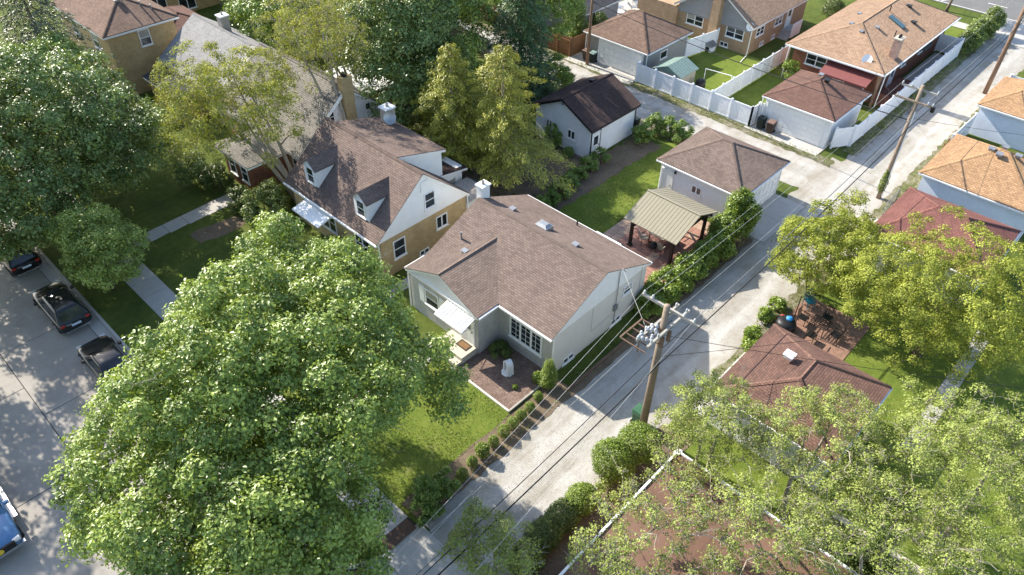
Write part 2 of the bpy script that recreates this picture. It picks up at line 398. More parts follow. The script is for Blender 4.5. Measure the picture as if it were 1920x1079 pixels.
# ================================================================== SETTING
def arc(cx, cy, r, a0, a1, n=10):
    return [(cx+r*math.cos(R(a0+(a1-a0)*i/n)), cy+r*math.sin(R(a0+(a1-a0)*i/n))) for i in range(n+1)]
ZS = -.12    # street level
g = MB()
g.add([(10.2, -80, 0), (260, -80, 0), (260, 260, 0), (10.2, 260, 0)], [(0, 1, 2, 3)])
north = [(6.05, 260)] + arc(8.55, 17.4, 2.5, 180, 270) + [(10.2, 14.9), (10.2, 260)]
g.add([(x, y, 0) for x, y in north], [tuple(range(len(north)))])
south = [(6.05, -80), (10.2, -80), (10.2, 9.7)] + arc(8.55, 7.2, 2.5, 90, 180)
g.add([(x, y, 0) for x, y in south], [tuple(range(len(south)))])
g.add([(-200, -80, 0), (-10.3, -80, 0), (-10.3, 260, 0), (-200, 260, 0)], [(0, 1, 2, 3)])
struct('ground', g, 'grass', fix=False)
# kerbs
def kerb(path, name='kerb'):
    m = MB(); wd = .17
    P = [Vector((x, y, 0)) for x, y in path]
    for i in range(len(P)-1):
        t = (P[i+1]-P[i]).normalized(); n = Vector((-t.y, t.x, 0))
        t2 = (P[min(i+2, len(P)-1)]-P[i]).normalized() if i < len(P)-2 else t; n2 = Vector((-t2.y, t2.x, 0))
        a, b = P[i], P[i+1]
        m.add([(a.x, a.y, .012), (b.x, b.y, .012), ((b+n2*wd).x, (b+n2*wd).y, .004), ((a+n*wd).x, (a+n*wd).y, .004), (a.x, a.y, ZS-.05), (b.x, b.y, ZS-.05)],
              [(0, 1, 2, 3), (4, 5, 1, 0)])
    return struct(name, m, 'concrete')
kerb([(5.93, 120-6*i) for i in range(18)] + arc(8.55, 17.4, 2.62, 180, 268, 12))
kerb(arc(8.55, 7.2, 2.62, 92, 180, 12) + [(5.93, 6), (5.93, -30)])
# street of concrete slabs
st = struct('street', MB().add([(-10.3, -80, ZS-.03), (10.4, -80, ZS-.03), (10.4, 260, ZS-.03), (-10.3, 260, ZS-.03)], [(0, 1, 2, 3)]), 'joint', fix=False)
def slabs(parent, x0, x1, ys, z, mat, gap=.03, th=.05, name='slab', ztilt=0):
    for a, b in zip(ys[:-1], ys[1:]):
        MB().slab([(x0+gap/2, a+gap/2, z), (x1-gap/2, a+gap/2, z+ztilt), (x1-gap/2, b-gap/2, z+ztilt), (x0+gap/2, b-gap/2, z)], th).build(name, mat, parent)
slabs(st, .95, 5.3, [9.4+6*i for i in range(-2, 14)], ZS, 'street', .045)
slabs(st, -4.1, .95, [14.4+7.2*i for i in range(-3, 12)], ZS, 'street', .045)
slabs(st, -10.2, -4.1, [14.4+7.2*i for i in range(-3, 12)], ZS, 'street', .045)
slabs(st, 5.3, 5.93, [15.4+3*i for i in range(0, 26)], ZS+.004, 'concrete', .02)
slabs(st, 5.3, 5.93, [-20+3*i for i in range(0, 10)], ZS+.004, 'concrete', .02)
# apron between street and alley, three strips
ap = struct('alley_apron', MB().add([(5.3, 9.0, ZS-.02), (10.25, 9.0, -.03), (10.25, 15.3, -.03), (5.3, 15.3, ZS-.02)], [(0, 1, 2, 3)]), 'joint', fix=False)
for a, b in ((9.3, 11.3), (11.33, 13.2), (13.23, 15.0)):
    for x0, x1 in ((5.32, 8.0), (8.02, 10.22)):
        f = lambda x: ZS + (x-5.3)/4.95*(.125+.012)
        MB().slab([(x0, a, f(x0)), (x1, a, f(x1)), (x1, b, f(x1)), (x0, b, f(x0))], .05).build('slab', 'concrete', ap)
# sidewalk
sw = struct('sidewalk', MB().add([(8.45, 14.9, .006), (10.05, 14.9, .006), (10.05, 120, .006), (8.45, 120, .006)], [(0, 1, 2, 3)]), 'joint', fix=False)
ys = [15.55+1.5*i for i in range(58)]
slabs(sw, 8.45, 10.05, ys, .03, 'concrete', .025, .03)
MB().slab([(8.45, 14.86, .03), (9.95, 14.86, .03), (9.95, 15.54, .03), (8.45, 15.54, .03)], .03).build('tactile_pad', 'tactile', sw)
wk = struct('front_walk', MB().add([(10.05, 43.0, .006), (18.2, 43.05, .006), (18.2, 44.5, .006), (10.05, 44.0, .006)], [(0, 1, 2, 3)]), 'joint', fix=False)
for i in range(6):
    x0 = 10.08+1.36*i; MB().slab([(x0, 42.95, .03), (x0+1.33, 43.05, .03), (x0+1.33, 44.1+.05*i, .03), (x0, 44.05+.05*i, .03)], .03).build('slab', 'concrete', wk)
wk2 = struct('front_walk', MB().add([(10.05, 21.9, .006), (18.0, 21.9, .006), (18.0, 23.1, .006), (10.05, 23.1, .006)], [(0, 1, 2, 3)]), 'joint', fix=False)
for i in range(6):
    x0 = 10.08+1.33*i; MB().slab([(x0, 21.9, .03), (x0+1.3, 21.9, .03), (x0+1.3, 23.1, .03), (x0, 23.1, .03)], .03).build('slab', 'concrete', wk2)
# alleys of gravel with ragged edges
sheet('alley', 10.2, 10.0, 88, 14.95, .014, 'gravel', wob=.13, seed=1)
sheet('side_alley', 47.3, 14.6, 51.7, 150, .018, 'gravel_side', wob=.15, seed=2)
sheet('alley_mouth', 38.5, 13.6, 53.0, 15.6, .022, 'gravel', wob=.15, seed=3)
for i, a in enumerate([(30, 14.75, 39.5, 15.7), (10.3, 14.8, 21, 16.3), (21, 14.7, 30, 15.3)]):
    sheet('verge', *a, .026+.002*i, 'soil', wob=.08, seed=i+10)
for i, a in enumerate([(54.5, 14.5, 84, 15.5), (51.6, 15.3, 52.75, 34), (26, 9.2, 47, 10.3), (47.5, 9.3, 64, 10.4), (64, 9.6, 75, 10.3), (51.5, 34, 52.3, 42), (51.3, 42, 52.4, 80), (46.2, 24, 47.4, 48)]):
    sheet('verge', *a, .032+.002*i, 'weedy', wob=.14, seed=i+30)
sheet('verge', 10.6, 8.6, 22.5, 10.3, .048, 'soil', wob=.1, seed=51)
# lawns
sheet('lawn', 10.1, 16.2, 17.7, 27.4, .022, 'lawn', wob=.06, seed=60)
sheet('back_lawn', 29.6, 22.4, 46, 26.4, .022, 'lawn', wob=.12, seed=61)
sheet('worn_path', 30, 26.2, 45, 28.6, .03, 'soil', wob=.2, seed=62)
sheet('worn_path', 32, 28.6, 40.2, 34.5, .034, 'soil', wob=.5, seed=63)
sheet('yard_soil', 27.3, 29.2, 32, 40, .03, 'soil', wob=.3, seed=64)
sheet('back_lawn', 53.0, 23.2, 64.9, 33.5, .03, 'lawn', wob=.04, seed=65)
sheet('back_lawn', 20, -14, 46, 9, .03, 'lawn', wob=.2, seed=66)
sheet('front_lawn', 79, 15.8, 86.5, 26, .03, 'lawn', wob=.05, seed=67)
sheet('bare_patch', 13.5, 40.3, 16.8, 41.8, .012, 'soil', wob=.25, seed=68)
# concrete pads
def pad(name, rects, z=.05):
    x0 = min(r[0] for r in rects); y0 = min(r[1] for r in rects); x1 = max(r[2] for r in rects); y1 = max(r[3] for r in rects)
    p = struct(name, MB().add([(x0, y0, z-.02), (x1, y0, z-.02), (x1, y1, z-.02), (x0, y1, z-.02)], [(0, 1, 2, 3)]), 'joint', fix=False)
    for a, b, c, d in rects:
        MB().slab([(a+.015, b+.015, z), (c-.015, b+.015, z), (c-.015, d-.015, z), (a+.015, d-.015, z)], .04).build('slab', 'concrete', p)
pad('garage_pad', [(39.6, 14.1, 42.5, 16.6), (42.5, 14.1, 45.4, 16.6)])
pad('garage_pad', [(52.3, 16.7, 54.3, 19.7), (52.3, 19.7, 54.3, 23.1)], .058)
pad('garage_pad', [(51.7, 34.4, 54, 38.0), (51.7, 38.0, 54, 41.9)], .062)
pad('garage_pad', [(24.3, 9.0, 30.4, 9.9)], .056)
pad('garage_pad', [(41.6, 9.0, 47.6, 9.9)], .056)
pad('side_walk', [(29.6, 0.2, 35, 1.0), (35, .2, 41, 1.0)], .05)
pad('driveway', [(61, 40.5, 68, 47), (68, 40.5, 76, 47)], .05)
pad('side_path', [(10.1, 27.5, 16, 28.3), (16, 27.5, 22, 28.3), (22, 27.5, 28, 28.3)], .05)
pad('side_yard_paving', [(64, 15.7, 72, 17.3), (72, 15.7, 78.6, 17.3)], .05)
# far street
sheet('far_sidewalk', 86.6, -40, 88.3, 120, .045, 'concrete')
sheet('far_apron', 86.0, 9.8, 92.6, 15.6, .05, 'concrete')
sheet('far_street', 92.6, -80, 106, 200, .03, 'asphalt')
fs = struct('lane_markings', MB().box(92.9, -40, .034, 93.0, 120, .036), 'line_white')
for i in range(14):
    MB().box(96.2, -8+4*i, .034, 96.33, -6+4*i, .036).build('dash', 'line_white', fs)
    MB().box(99.8, -7+4*i, .034, 99.93, -5+4*i, .036).build('dash', 'line_white', fs)
for i in range(5):
    MB().bar((93.2, 22+1.5*i, .036), (96.0, 20.6+1.5*i, .036), .12, .004).build('hatch_line', 'line_white', fs)
# mulch bed with edging
sheet('mulch_bed', 17.6, 16.5, 21.05, 20.9, .06, 'mulch', wob=.02, seed=70)
ed = thing('bed_edging', 'white stone edging and grey timber round the brown mulch bed', 'edging', (17.6, 16.5, 0))
for i in range(34):
    y = 16.5+i*.128
    if y < 20.8: MB().box(17.52, y, 0, 17.64, y+.115, .1+.01*random.random()).build('edging_stone', 'edging', ed)
MB().box(17.5, 16.38, 0, 20.6, 16.48, .14).build('timber', 'wood_grey', ed)
tb = tag(MB().box(20.8, 15.12, 0, 30, 15.26, .16).build('timber_edging', 'wood_old'), 'long weathered timber edging the grass strip beside the alley', 'edging')
# patio behind the main house: individual pavers
pt = struct('patio', MB().add([(29.4, 16.4, .03), (39.0, 16.4, .03), (39.0, 22.35, .03), (29.4, 22.35, .03)], [(0, 1, 2, 3)]), 'soil', fix=False)
pm = {}
for mt in ('paver_red', 'paver_tan'):
    o = MB().box(.015, .015, 0, .595, .595, .05).build('paver', mt); pm[mt] = o
for i in range(16):
    for j in range(10):
        mt = 'paver_tan' if (j >= 8 or random.random() < .12 or i > 13) else 'paver_red'
        if (i, j) in ((0, 0),): continue
        o = pm[mt].copy(); COL.objects.link(o); o.parent = pt; o.location = (29.42+.597*i, 16.42+.593*j, .015+random.uniform(-.004, .004))
for o in pm.values(): bpy.data.objects.remove(o)
pt2 = struct('brick_patio', MB().slab([(31.2, 5.6, .06), (36.8, 5.6, .06), (36.8, 9.55, .06), (31.2, 9.55, .06)], .05), 'paver_brick')
struct('courtyard', MB().slab([(60.6, 19.6, .06), (64.8, 19.6, .06), (64.8, 24.2, .06), (60.6, 24.2, .06)], .05), 'paver_brick')

# ================================================================== BUILDING KIT
AX = {'+x': (Vector((1, 0, 0)), Vector((0, 1, 0))), '-x': (Vector((-1, 0, 0)), Vector((0, -1, 0))),
      '+y': (Vector((0, 1, 0)), Vector((-1, 0, 0))), '-y': (Vector((0, -1, 0)), Vector((1, 0, 0)))}
def lb(m, p, n, u0, u1, z0, z1, d0, d1):
    N, U = AX[n]; p = Vector(p)
    a = p+U*u0+N*d0; b = p+U*u1+N*d1
    return m.box(a.x, a.y, p.z+z0, b.x, b.y, p.z+z1)
def window(par, p, n, w=.9, h=1.2, cols=1, rail=True, grid=0, glass='glass', trim='white', sill=True, fw=.07):
    f = MB(); 
    lb(f, p, n, -w/2, w/2, -h/2, -h/2+fw, -.03, .05); lb(f, p, n, -w/2, w/2, h/2-fw, h/2, -.03, .05)
    lb(f, p, n, -w/2, -w/2+fw, -h/2+fw, h/2-fw, -.03, .05); lb(f, p, n, w/2-fw, w/2, -h/2+fw, h/2-fw, -.03, .05)
    for k in range(1, cols): 
        u = -w/2+w*k/cols; lb(f, p, n, u-fw*.6, u+fw*.6, -h/2+fw, h/2-fw, -.03, .047)
    fo = f.build('window', trim, par)
    cw = (w-2*fw)/cols
    for k in range(cols):
        u0 = -w/2+fw+cw*k; lb(MB(), p, n, u0, u0+cw, -h/2+fw, h/2-fw, -.02, .012).build('pane', glass, fo)
        if rail and random.random() < .55: lb(MB(), p, n, u0+.01, u0+cw-.01, random.choice((.03, .03, -h*.15)), h/2-fw, .013, .018).build('blind', random.choice(('blind', 'blind', 'blind_dark')), fo)
        if rail: lb(MB(), p, n, u0, u0+cw, -.025, .025, 0, .035).build('sash_rail', trim, fo)
        if grid:
            gm = MB()
            for q in range(1, grid): lb(gm, p, n, u0, u0+cw, -h/2+h*q/grid-.008, -h/2+h*q/grid+.008, 0, .024)
            lb(gm, p, n, u0+cw/2-.012, u0+cw/2+.012, -h/2+fw, h/2-fw, 0, .026)
            gm.build('muntins', trim, fo)
    if sill: lb(MB(), p, n, -w/2-.06, w/2+.06, -h/2-.07, -h/2, -.02, .09).build('sill', trim, fo)
    return fo
def vent_box(par, x, y, z, sz=.3, mat='metal_grey'):
    return MB().box(x-sz/2, y-sz/2, z-.08, x+sz/2, y+sz/2, z+.1).prism([(x-sz*.62, z+.1), (x+sz*.62, z+.1), (x+sz*.5, z+.15), (x-sz*.5, z+.15)], 'y', y-sz*.62, y+sz*.62).build('roof_vent', mat, par)
def pipe(par, x, y, z, h=.45, r=.05, mat='metal_grey', name='vent_pipe'):
    return MB().tube([(x, y, z-.1), (x, y, z+h)], r, 8).build(name, mat, par)
def gutter(par, a, b, mat='white', s=.11):
    return MB().bar(a, b, s, s).build('gutter', mat, par)
def downspout(par, x, y, z0, z1, mat='white', kick=None):
    m = MB().tube([(x, y, z1), (x, y, z0+.12)], .045, 6)
    if kick: m.tube([(x, y, z0+.14), (x+kick[0], y+kick[1], z0+.05)], .045, 6)
    return m.build('downspout', mat, par)
TH = .05
def roof_part(par, polys, mat, name='roof', fascia='white', ft=.17):
    m = MB(); f = MB()
    for p in polys:
        m.slab(p, TH)
        c = Vector([sum(q[i] for q in p)/len(p) for i in range(3)])
        ins = []
        for q in p:
            dd = Vector(q)-c; L = max(.01, math.hypot(dd.x, dd.y)); k = 1-.035/L
            v = c+dd*k; ins.append((v.x, v.y, v.z-TH-.001))
        f.slab(ins, ft)
    o = m.build(name, mat, par)
    if fascia: f.build('fascia', fascia, o)
    return o
def caps(roof, lines, mat):
    m = MB()
    for a, b in lines:
        a = Vector(a); b = Vector(b); t = (b-a).normalized(); n = t.cross(Vector((0, 0, 1))).normalized()*.12; dz = Vector((0, 0, .05 if abs(t.z) < .01 else .03))
        up = Vector((0, 0, .005)); n = -n
        m.add([a-n-dz+up, a+up, a+n-dz+up, b-n-dz+up, b+up, b+n-dz+up], [(0, 1, 4, 3), (1, 2, 5, 4)])
    return m.build('ridge_cap', mat, roof, fix=False)
def gable_roof(par, x0, x1, y0, y1, axis, ze, zr, mat, ridge=None, fascia='white', name='roof'):
    if axis == 'y':
        xr = ridge if ridge is not None else (x0+x1)/2
        P = [[(x0, y1, ze), (x0, y0, ze), (xr, y0, zr), (xr, y1, zr)], [(x1, y0, ze), (x1, y1, ze), (xr, y1, zr), (xr, y0, zr)]]
        L = [((xr, y0, zr), (xr, y1, zr))]
    else:
        yr = ridge if ridge is not None else (y0+y1)/2
        P = [[(x0, y0, ze), (x1, y0, ze), (x1, yr, zr), (x0, yr, zr)], [(x1, y1, ze), (x0, y1, ze), (x0, yr, zr), (x1, yr, zr)]]
        L = [((x0, yr, zr), (x1, yr, zr))]
    r = roof_part(par, P, mat, name, fascia); caps(r, L, mat); return r
def hip_roof(par, x0, x1, y0, y1, ze, zr, mat, fascia='white', half=None, name='roof'):
    dx, dy = x1-x0, y1-y0
    if half is None: half = min(dx, dy)/2-.15
    if dx >= dy: a = (x0+half, (y0+y1)/2, zr); b = (x1-half, (y0+y1)/2, zr)
    else: a = ((x0+x1)/2, y0+half, zr); b = ((x0+x1)/2, y1-half, zr)
    A, B, C, D = (x0, y0, ze), (x1, y0, ze), (x1, y1, ze), (x0, y1, ze)
    if dx >= dy: P = [[A, B, b, a], [C, D, a, b], [B, C, b], [D, A, a]]; L = [(a, b), (A, a), (D, a), (B, b), (C, b)]
    else: P = [[B, C, b, a], [D, A, a, b], [A, B, a], [C, D, b]]; L = [(a, b), (A, a), (B, a), (C, b), (D, b)]
    r = roof_part(par, P, mat, name, fascia); caps(r, L, mat)
    return r
def chimney(par, x, y, z0, z1, sx, sy, mat, capmat='stone_tan', pots=1):
    c = MB().box(x-sx/2, y-sy/2, z0, x+sx/2, y+sy/2, z1).build('chimney', mat, par)
    MB().box(x-sx/2-.07, y-sy/2-.07, z1, x+sx/2+.07, y+sy/2+.07, z1+.1).build('chimney_cap', capmat, c)
    for i in range(pots):
        MB().lathe((x+(i-(pots-1)/2)*.3, y, z1+.1), [(.11, 0), (.09, .22), (.06, .22), (.06, .02)], 10).build('flue', 'metal_black' if pots > 1 else 'stone_chim', c)
    return c
def dish(par, p, aim, r=.3, mat='metal_grey', mast=.5):
    a = Vector(aim).normalized(); p = Vector(p); c = p+Vector((0, 0, mast)); q = a.to_track_quat('Z', 'Y')
    m = MB(); n = 18; o = []
    rings = [(0.02, -.09), (r*.5, -.065), (r*.85, -.02), (r, 0.015)]
    vs = []
    for rad, z in rings:
        for k in range(n): vs.append(c+a*.12+q @ Vector((rad*math.cos(2*PI*k/n), rad*1.1*math.sin(2*PI*k/n), z)))
    fs = [(i*n+k, i*n+(k+1) % n, (i+1)*n+(k+1) % n, (i+1)*n+k) for i in range(3) for k in range(n)] + [tuple(range(n))]
    m.add(vs, fs); d = m.build('satellite_dish', mat, par, smooth=True)
    MB().tube([p, c], .025, 6).tube([c+Vector((0, 0, -.1)), c+a*.15+Vector((0, 0, -.28)), c+a*.5+Vector((0, 0, -.15))], .014, 5).build('dish_arm', 'metal_grey', d)
    return d
def garage_door(par, x0, y0, x1, y1, z0, h, n, rows=4, cols=8, mat='white'):
    p = ((x0+x1)/2, (y0+y1)/2, z0); w = math.dist((x0, y0), (x1, y1))
    d = lb(MB(), p, n, -w/2, w/2, 0, h, -.02, .02).build('garage_door', mat, par)
    pw, ph = w/cols, h/rows
    for i in range(cols):
        for j in range(rows):
            lb(MB(), p, n, -w/2+pw*i+.05, -w/2+pw*(i+1)-.05, ph*j+.05, ph*(j+1)-.05, .02, .05).build('panel', mat, d)
    fr = MB(); lb(fr, p, n, -w/2-.12, -w/2, 0, h+.12, -.02, .06); lb(fr, p, n, w/2, w/2+.12, 0, h+.12, -.02, .06); lb(fr, p, n, -w/2, w/2, h, h+.12, -.02, .06)
    fr.build('door_frame', mat, d)
    return d
def door(par, p, n, w=.9, h=2.05, mat='white', glass=True, frame='white'):
    d = lb(MB(), p, n, -w/2, w/2, 0, h, -.02, .04).build('door', mat, par)
    m = MB(); lb(m, p, n, -w/2-.1, -w/2, 0, h+.1, -.02, .07); lb(m, p, n, w/2, w/2+.1, 0, h+.1, -.02, .07); lb(m, p, n, -w/2, w/2, h, h+.1, -.02, .07)
    m.build('door_frame', frame, d)
    if glass: lb(MB(), p, n, -w*.3, w*.3, h*.52, h*.88, .03, .047).build('pane', 'glass', d)
    lb(MB(), p, n, w*.36, w*.43, h*.45, h*.51, .04, .09).build('handle', 'metal_grey', d)
    return d

# ================================================================== HOUSES
# ---- main house
def main_house():
    h = thing('bungalow_house', 'pale painted brick bungalow with brown shingle cross gable roof beside the alley', 'house', (25, 21, 0))
    ze, zr, xr = 3.05, 4.95, 25.05
    x0, x1, y0, y1 = 20.72, 29.4, 16.42, 26.2
    s = (zr-ze)/(xr-x0)
    # walls
    MB().box(21.0, 16.53, 0, 29.15, 26.02, 2.95).build('wall', 'cream', h)
    MB().box(20.985, 16.56, 0, 21.02, 20.4, 2.9).build('front_wall', 'grey_brick', h)
    w2 = MB().box(19.33, 20.45, 0, 21.2, 26.0, 2.92).build('wing_wall', 'grey_brick', h)
    MB().prism([(21.0, 2.93), (29.15, 2.93), (29.15, 3.0), (xr, zr-.16), (21.0, 3.0)], 'y', 16.51, 16.6).build('gable_panel', 'white', h)
    MB().prism([(21.0, 2.93), (29.15, 2.93), (29.15, 3.0), (xr, zr-.16), (21.0, 3.0)], 'y', 25.9, 26.04).build('gable_panel', 'white', h)
    MB().prism([(20.45, 2.9), (26.0, 2.9), (26.0, 2.98), (23.25, 4.12), (20.45, 2.98)], 'x', 19.31, 19.45).build('wing_gable', 'white_siding', h)
    MB().box(19.22, 20.4, 2.78, 19.325, 26.05, 2.92).build('frieze_board', 'white', h)
    MB().box(20.6, 16.53, .0, 21.0, 16.58, .001)
    yw = 23.25; zw = 4.32; xw = x0+(zw-ze)/s
    r = roof_part(h, [[(x0, y1, ze), (x0, y0, ze), (xr, y0, zr), (xr, y1, zr)], [(x1, y0, ze), (x1, y1, ze), (xr, y1, zr), (xr, y0, zr)]], 'roof_brown')
    caps(r, [((xr, y0, zr), (xr, y1, zr))], 'roof_brown')
    wr = roof_part(h, [[(19.14, 20.3, ze), (x0, 20.3, ze+.004), (xw, yw, zw+.004), (19.14, yw, zw)], [(x0, y1, ze+.004), (19.14, y1, ze), (19.14, yw, zw), (xw, yw, zw+.004)]], 'roof_brown', 'wing_roof')
    caps(wr, [((19.14, yw, zw), (xw, yw, zw+.02))], 'roof_brown')
    def on(x, dz=0): return (ze+s*(x-x0) if x < xr else zr-(zr-ze)/(x1-xr)*(x-xr))+dz
    for x, y in ((26.05, 24.3), (26.05, 19.45)): vent_box(r, x, y, on(x))
    vent_box(wr, 21.7, 23.85, 4.05)
    pipe(r, 22.55, 25.05, on(22.55), .5, .06); pipe(r, 28.9, 21.6, on(28.9), .3, .05, 'metal_black')
    # low skylight dome on a white curb
    sk = MB().box(25.75, 21.4, on(26)-.1, 26.4, 22.3, on(26)+.14).build('skylight', 'metal_grey', r)
    m = MB(); z = on(26)+.14
    m.add([(25.78, 21.43, z), (26.37, 21.43, z), (26.37, 22.27, z), (25.78, 22.27, z), (25.92, 21.6, z+.13), (26.23, 21.6, z+.13), (26.23, 22.1, z+.13), (25.92, 22.1, z+.13)],
          [(0, 1, 5, 4), (1, 2, 6, 5), (2, 3, 7, 6), (3, 0, 4, 7), (4, 5, 6, 7)]); m.build('dome', 'metal_grey', sk)
    c = chimney(h, 25.6, 26.33, 0, 5.5, .62, .5, 'white', 'metal_white', 1)
    # gutters, downspouts
    gutter(h, (x0-.05, y0, ze-.11), (x0-.05, 20.25, ze-.11)); gutter(h, (19.2, 20.24, ze-.11), (20.7, 20.24, ze-.11))
    gutter(h, (x1+.05, y0, ze-.11), (x1+.05, y1, ze-.11)); gutter(h, (19.2, y1+.05, ze-.11), (20.7, y1+.05, ze-.11))
    downspout(h, 20.92, 16.47, 0, 2.9, kick=(-.5, -.1)); downspout(h, 19.27, 26.08, 0, 2.9)
    # windows
    window(h, (20.985, 18.45, 1.72), '-x', 2.35, 1.5, 3, False, 4, fw=.1)
    window(h, (19.33, 24.15, 1.75), '-x', 1.15, 1.15, 1, True)
    for y in (24.15-.85, 24.15+.85): lb(MB(), (19.33, y, 1.75), '-x', -.2, .2, -.6, .6, 0, .05).build('shutter', 'white', h)
    window(h, (27.4, 16.53, 2.25), '-y', .85, .62, 1, True)
    for x in (22.35, 26.6): window(h, (x, 16.53, .33), '-y', .95, .42, 2, False)
    window(h, (29.15, 22.5, 1.9), '+x', 1.1, 1.1); door(h, (29.15, 20.2, .4), '+x')
    MB().prism([(29.15, 2.75), (30.2, 2.45), (30.2, 2.4), (29.15, 2.68)], 'y', 19.1, 21.0).build('awning', 'metal_white', h)
    # front step, door, awning
    st_ = MB().box(18.15, 20.55, 0, 19.33, 22.6, .5).build('stoop', 'stone_tan', h, bevel=.02)
    MB().box(17.75, 20.6, 0, 18.15, 22.5, .24).build('step', 'stone_tan', st_)
    door(h, (19.33, 21.25, .5), '-x', .92, 2.0)
    aw = MB().add([(19.3, 20.6, 2.72), (19.3, 22.75, 2.72), (18.25, 22.75, 2.36), (18.25, 20.6, 2.36), (18.25, 22.75, 2.28), (18.25, 20.6, 2.28), (19.3, 20.6, 2.66), (19.3, 22.75, 2.66)],
             [(0, 1, 2, 3), (3, 2, 4, 5), (6, 5, 4, 7), (0, 3, 5, 6), (1, 7, 4, 2)]).build('awning', 'metal_white', h)
    for k in range(9): MB().bar((19.3, 20.7+.24*k, 2.735), (18.26, 20.7+.24*k, 2.378), .03, .03).build('awning_rib', 'metal_white', aw)
    for y in (20.65, 22.7): MB().bar((19.32, y, 2.0), (18.35, y, 2.3), .025).build('awning_bracket', 'metal_white', aw)
    # electric meter, mast and conduits on the alley gable
    m = MB().tube([(26.3, 16.45, .3), (26.3, 16.45, 4.35)], .03, 6).tube([(26.3, 16.45, 4.35), (26.35, 16.3, 4.45), (26.4, 16.2, 4.3)], .03, 6); m.build('service_mast', 'metal_grey', h)
    MB().box(26.15, 16.38, 1.35, 26.45, 16.52, 1.75).build('electric_meter', 'metal_grey', h)
    MB().tube([(24.2, 16.49, 1.1), (24.2, 16.49, 2.85)], .012, 5).tube([(24.2, 16.49, 1.1), (26.2, 16.49, 1.15)], .012, 5).build('conduit', 'cable_grey', h)
    MB().tube([(28.6, 16.49, .4), (28.6, 16.49, 3.2)], .012, 5).build('conduit', 'cable_grey', h)
    return h
main_house()
# doormat on the stoop
dm = thing('doormat', 'rectangular coir doormat with patterned border on the front stoop', 'doormat', (18.95, 21.2, .5))
MB().box(18.68, 20.78, .502, 19.2, 21.62, .515).build('border', 'mat_edge', dm); MB().box(18.76, 20.88, .515, 19.12, 21.52, .52).build('centre', 'mat_coir', dm)

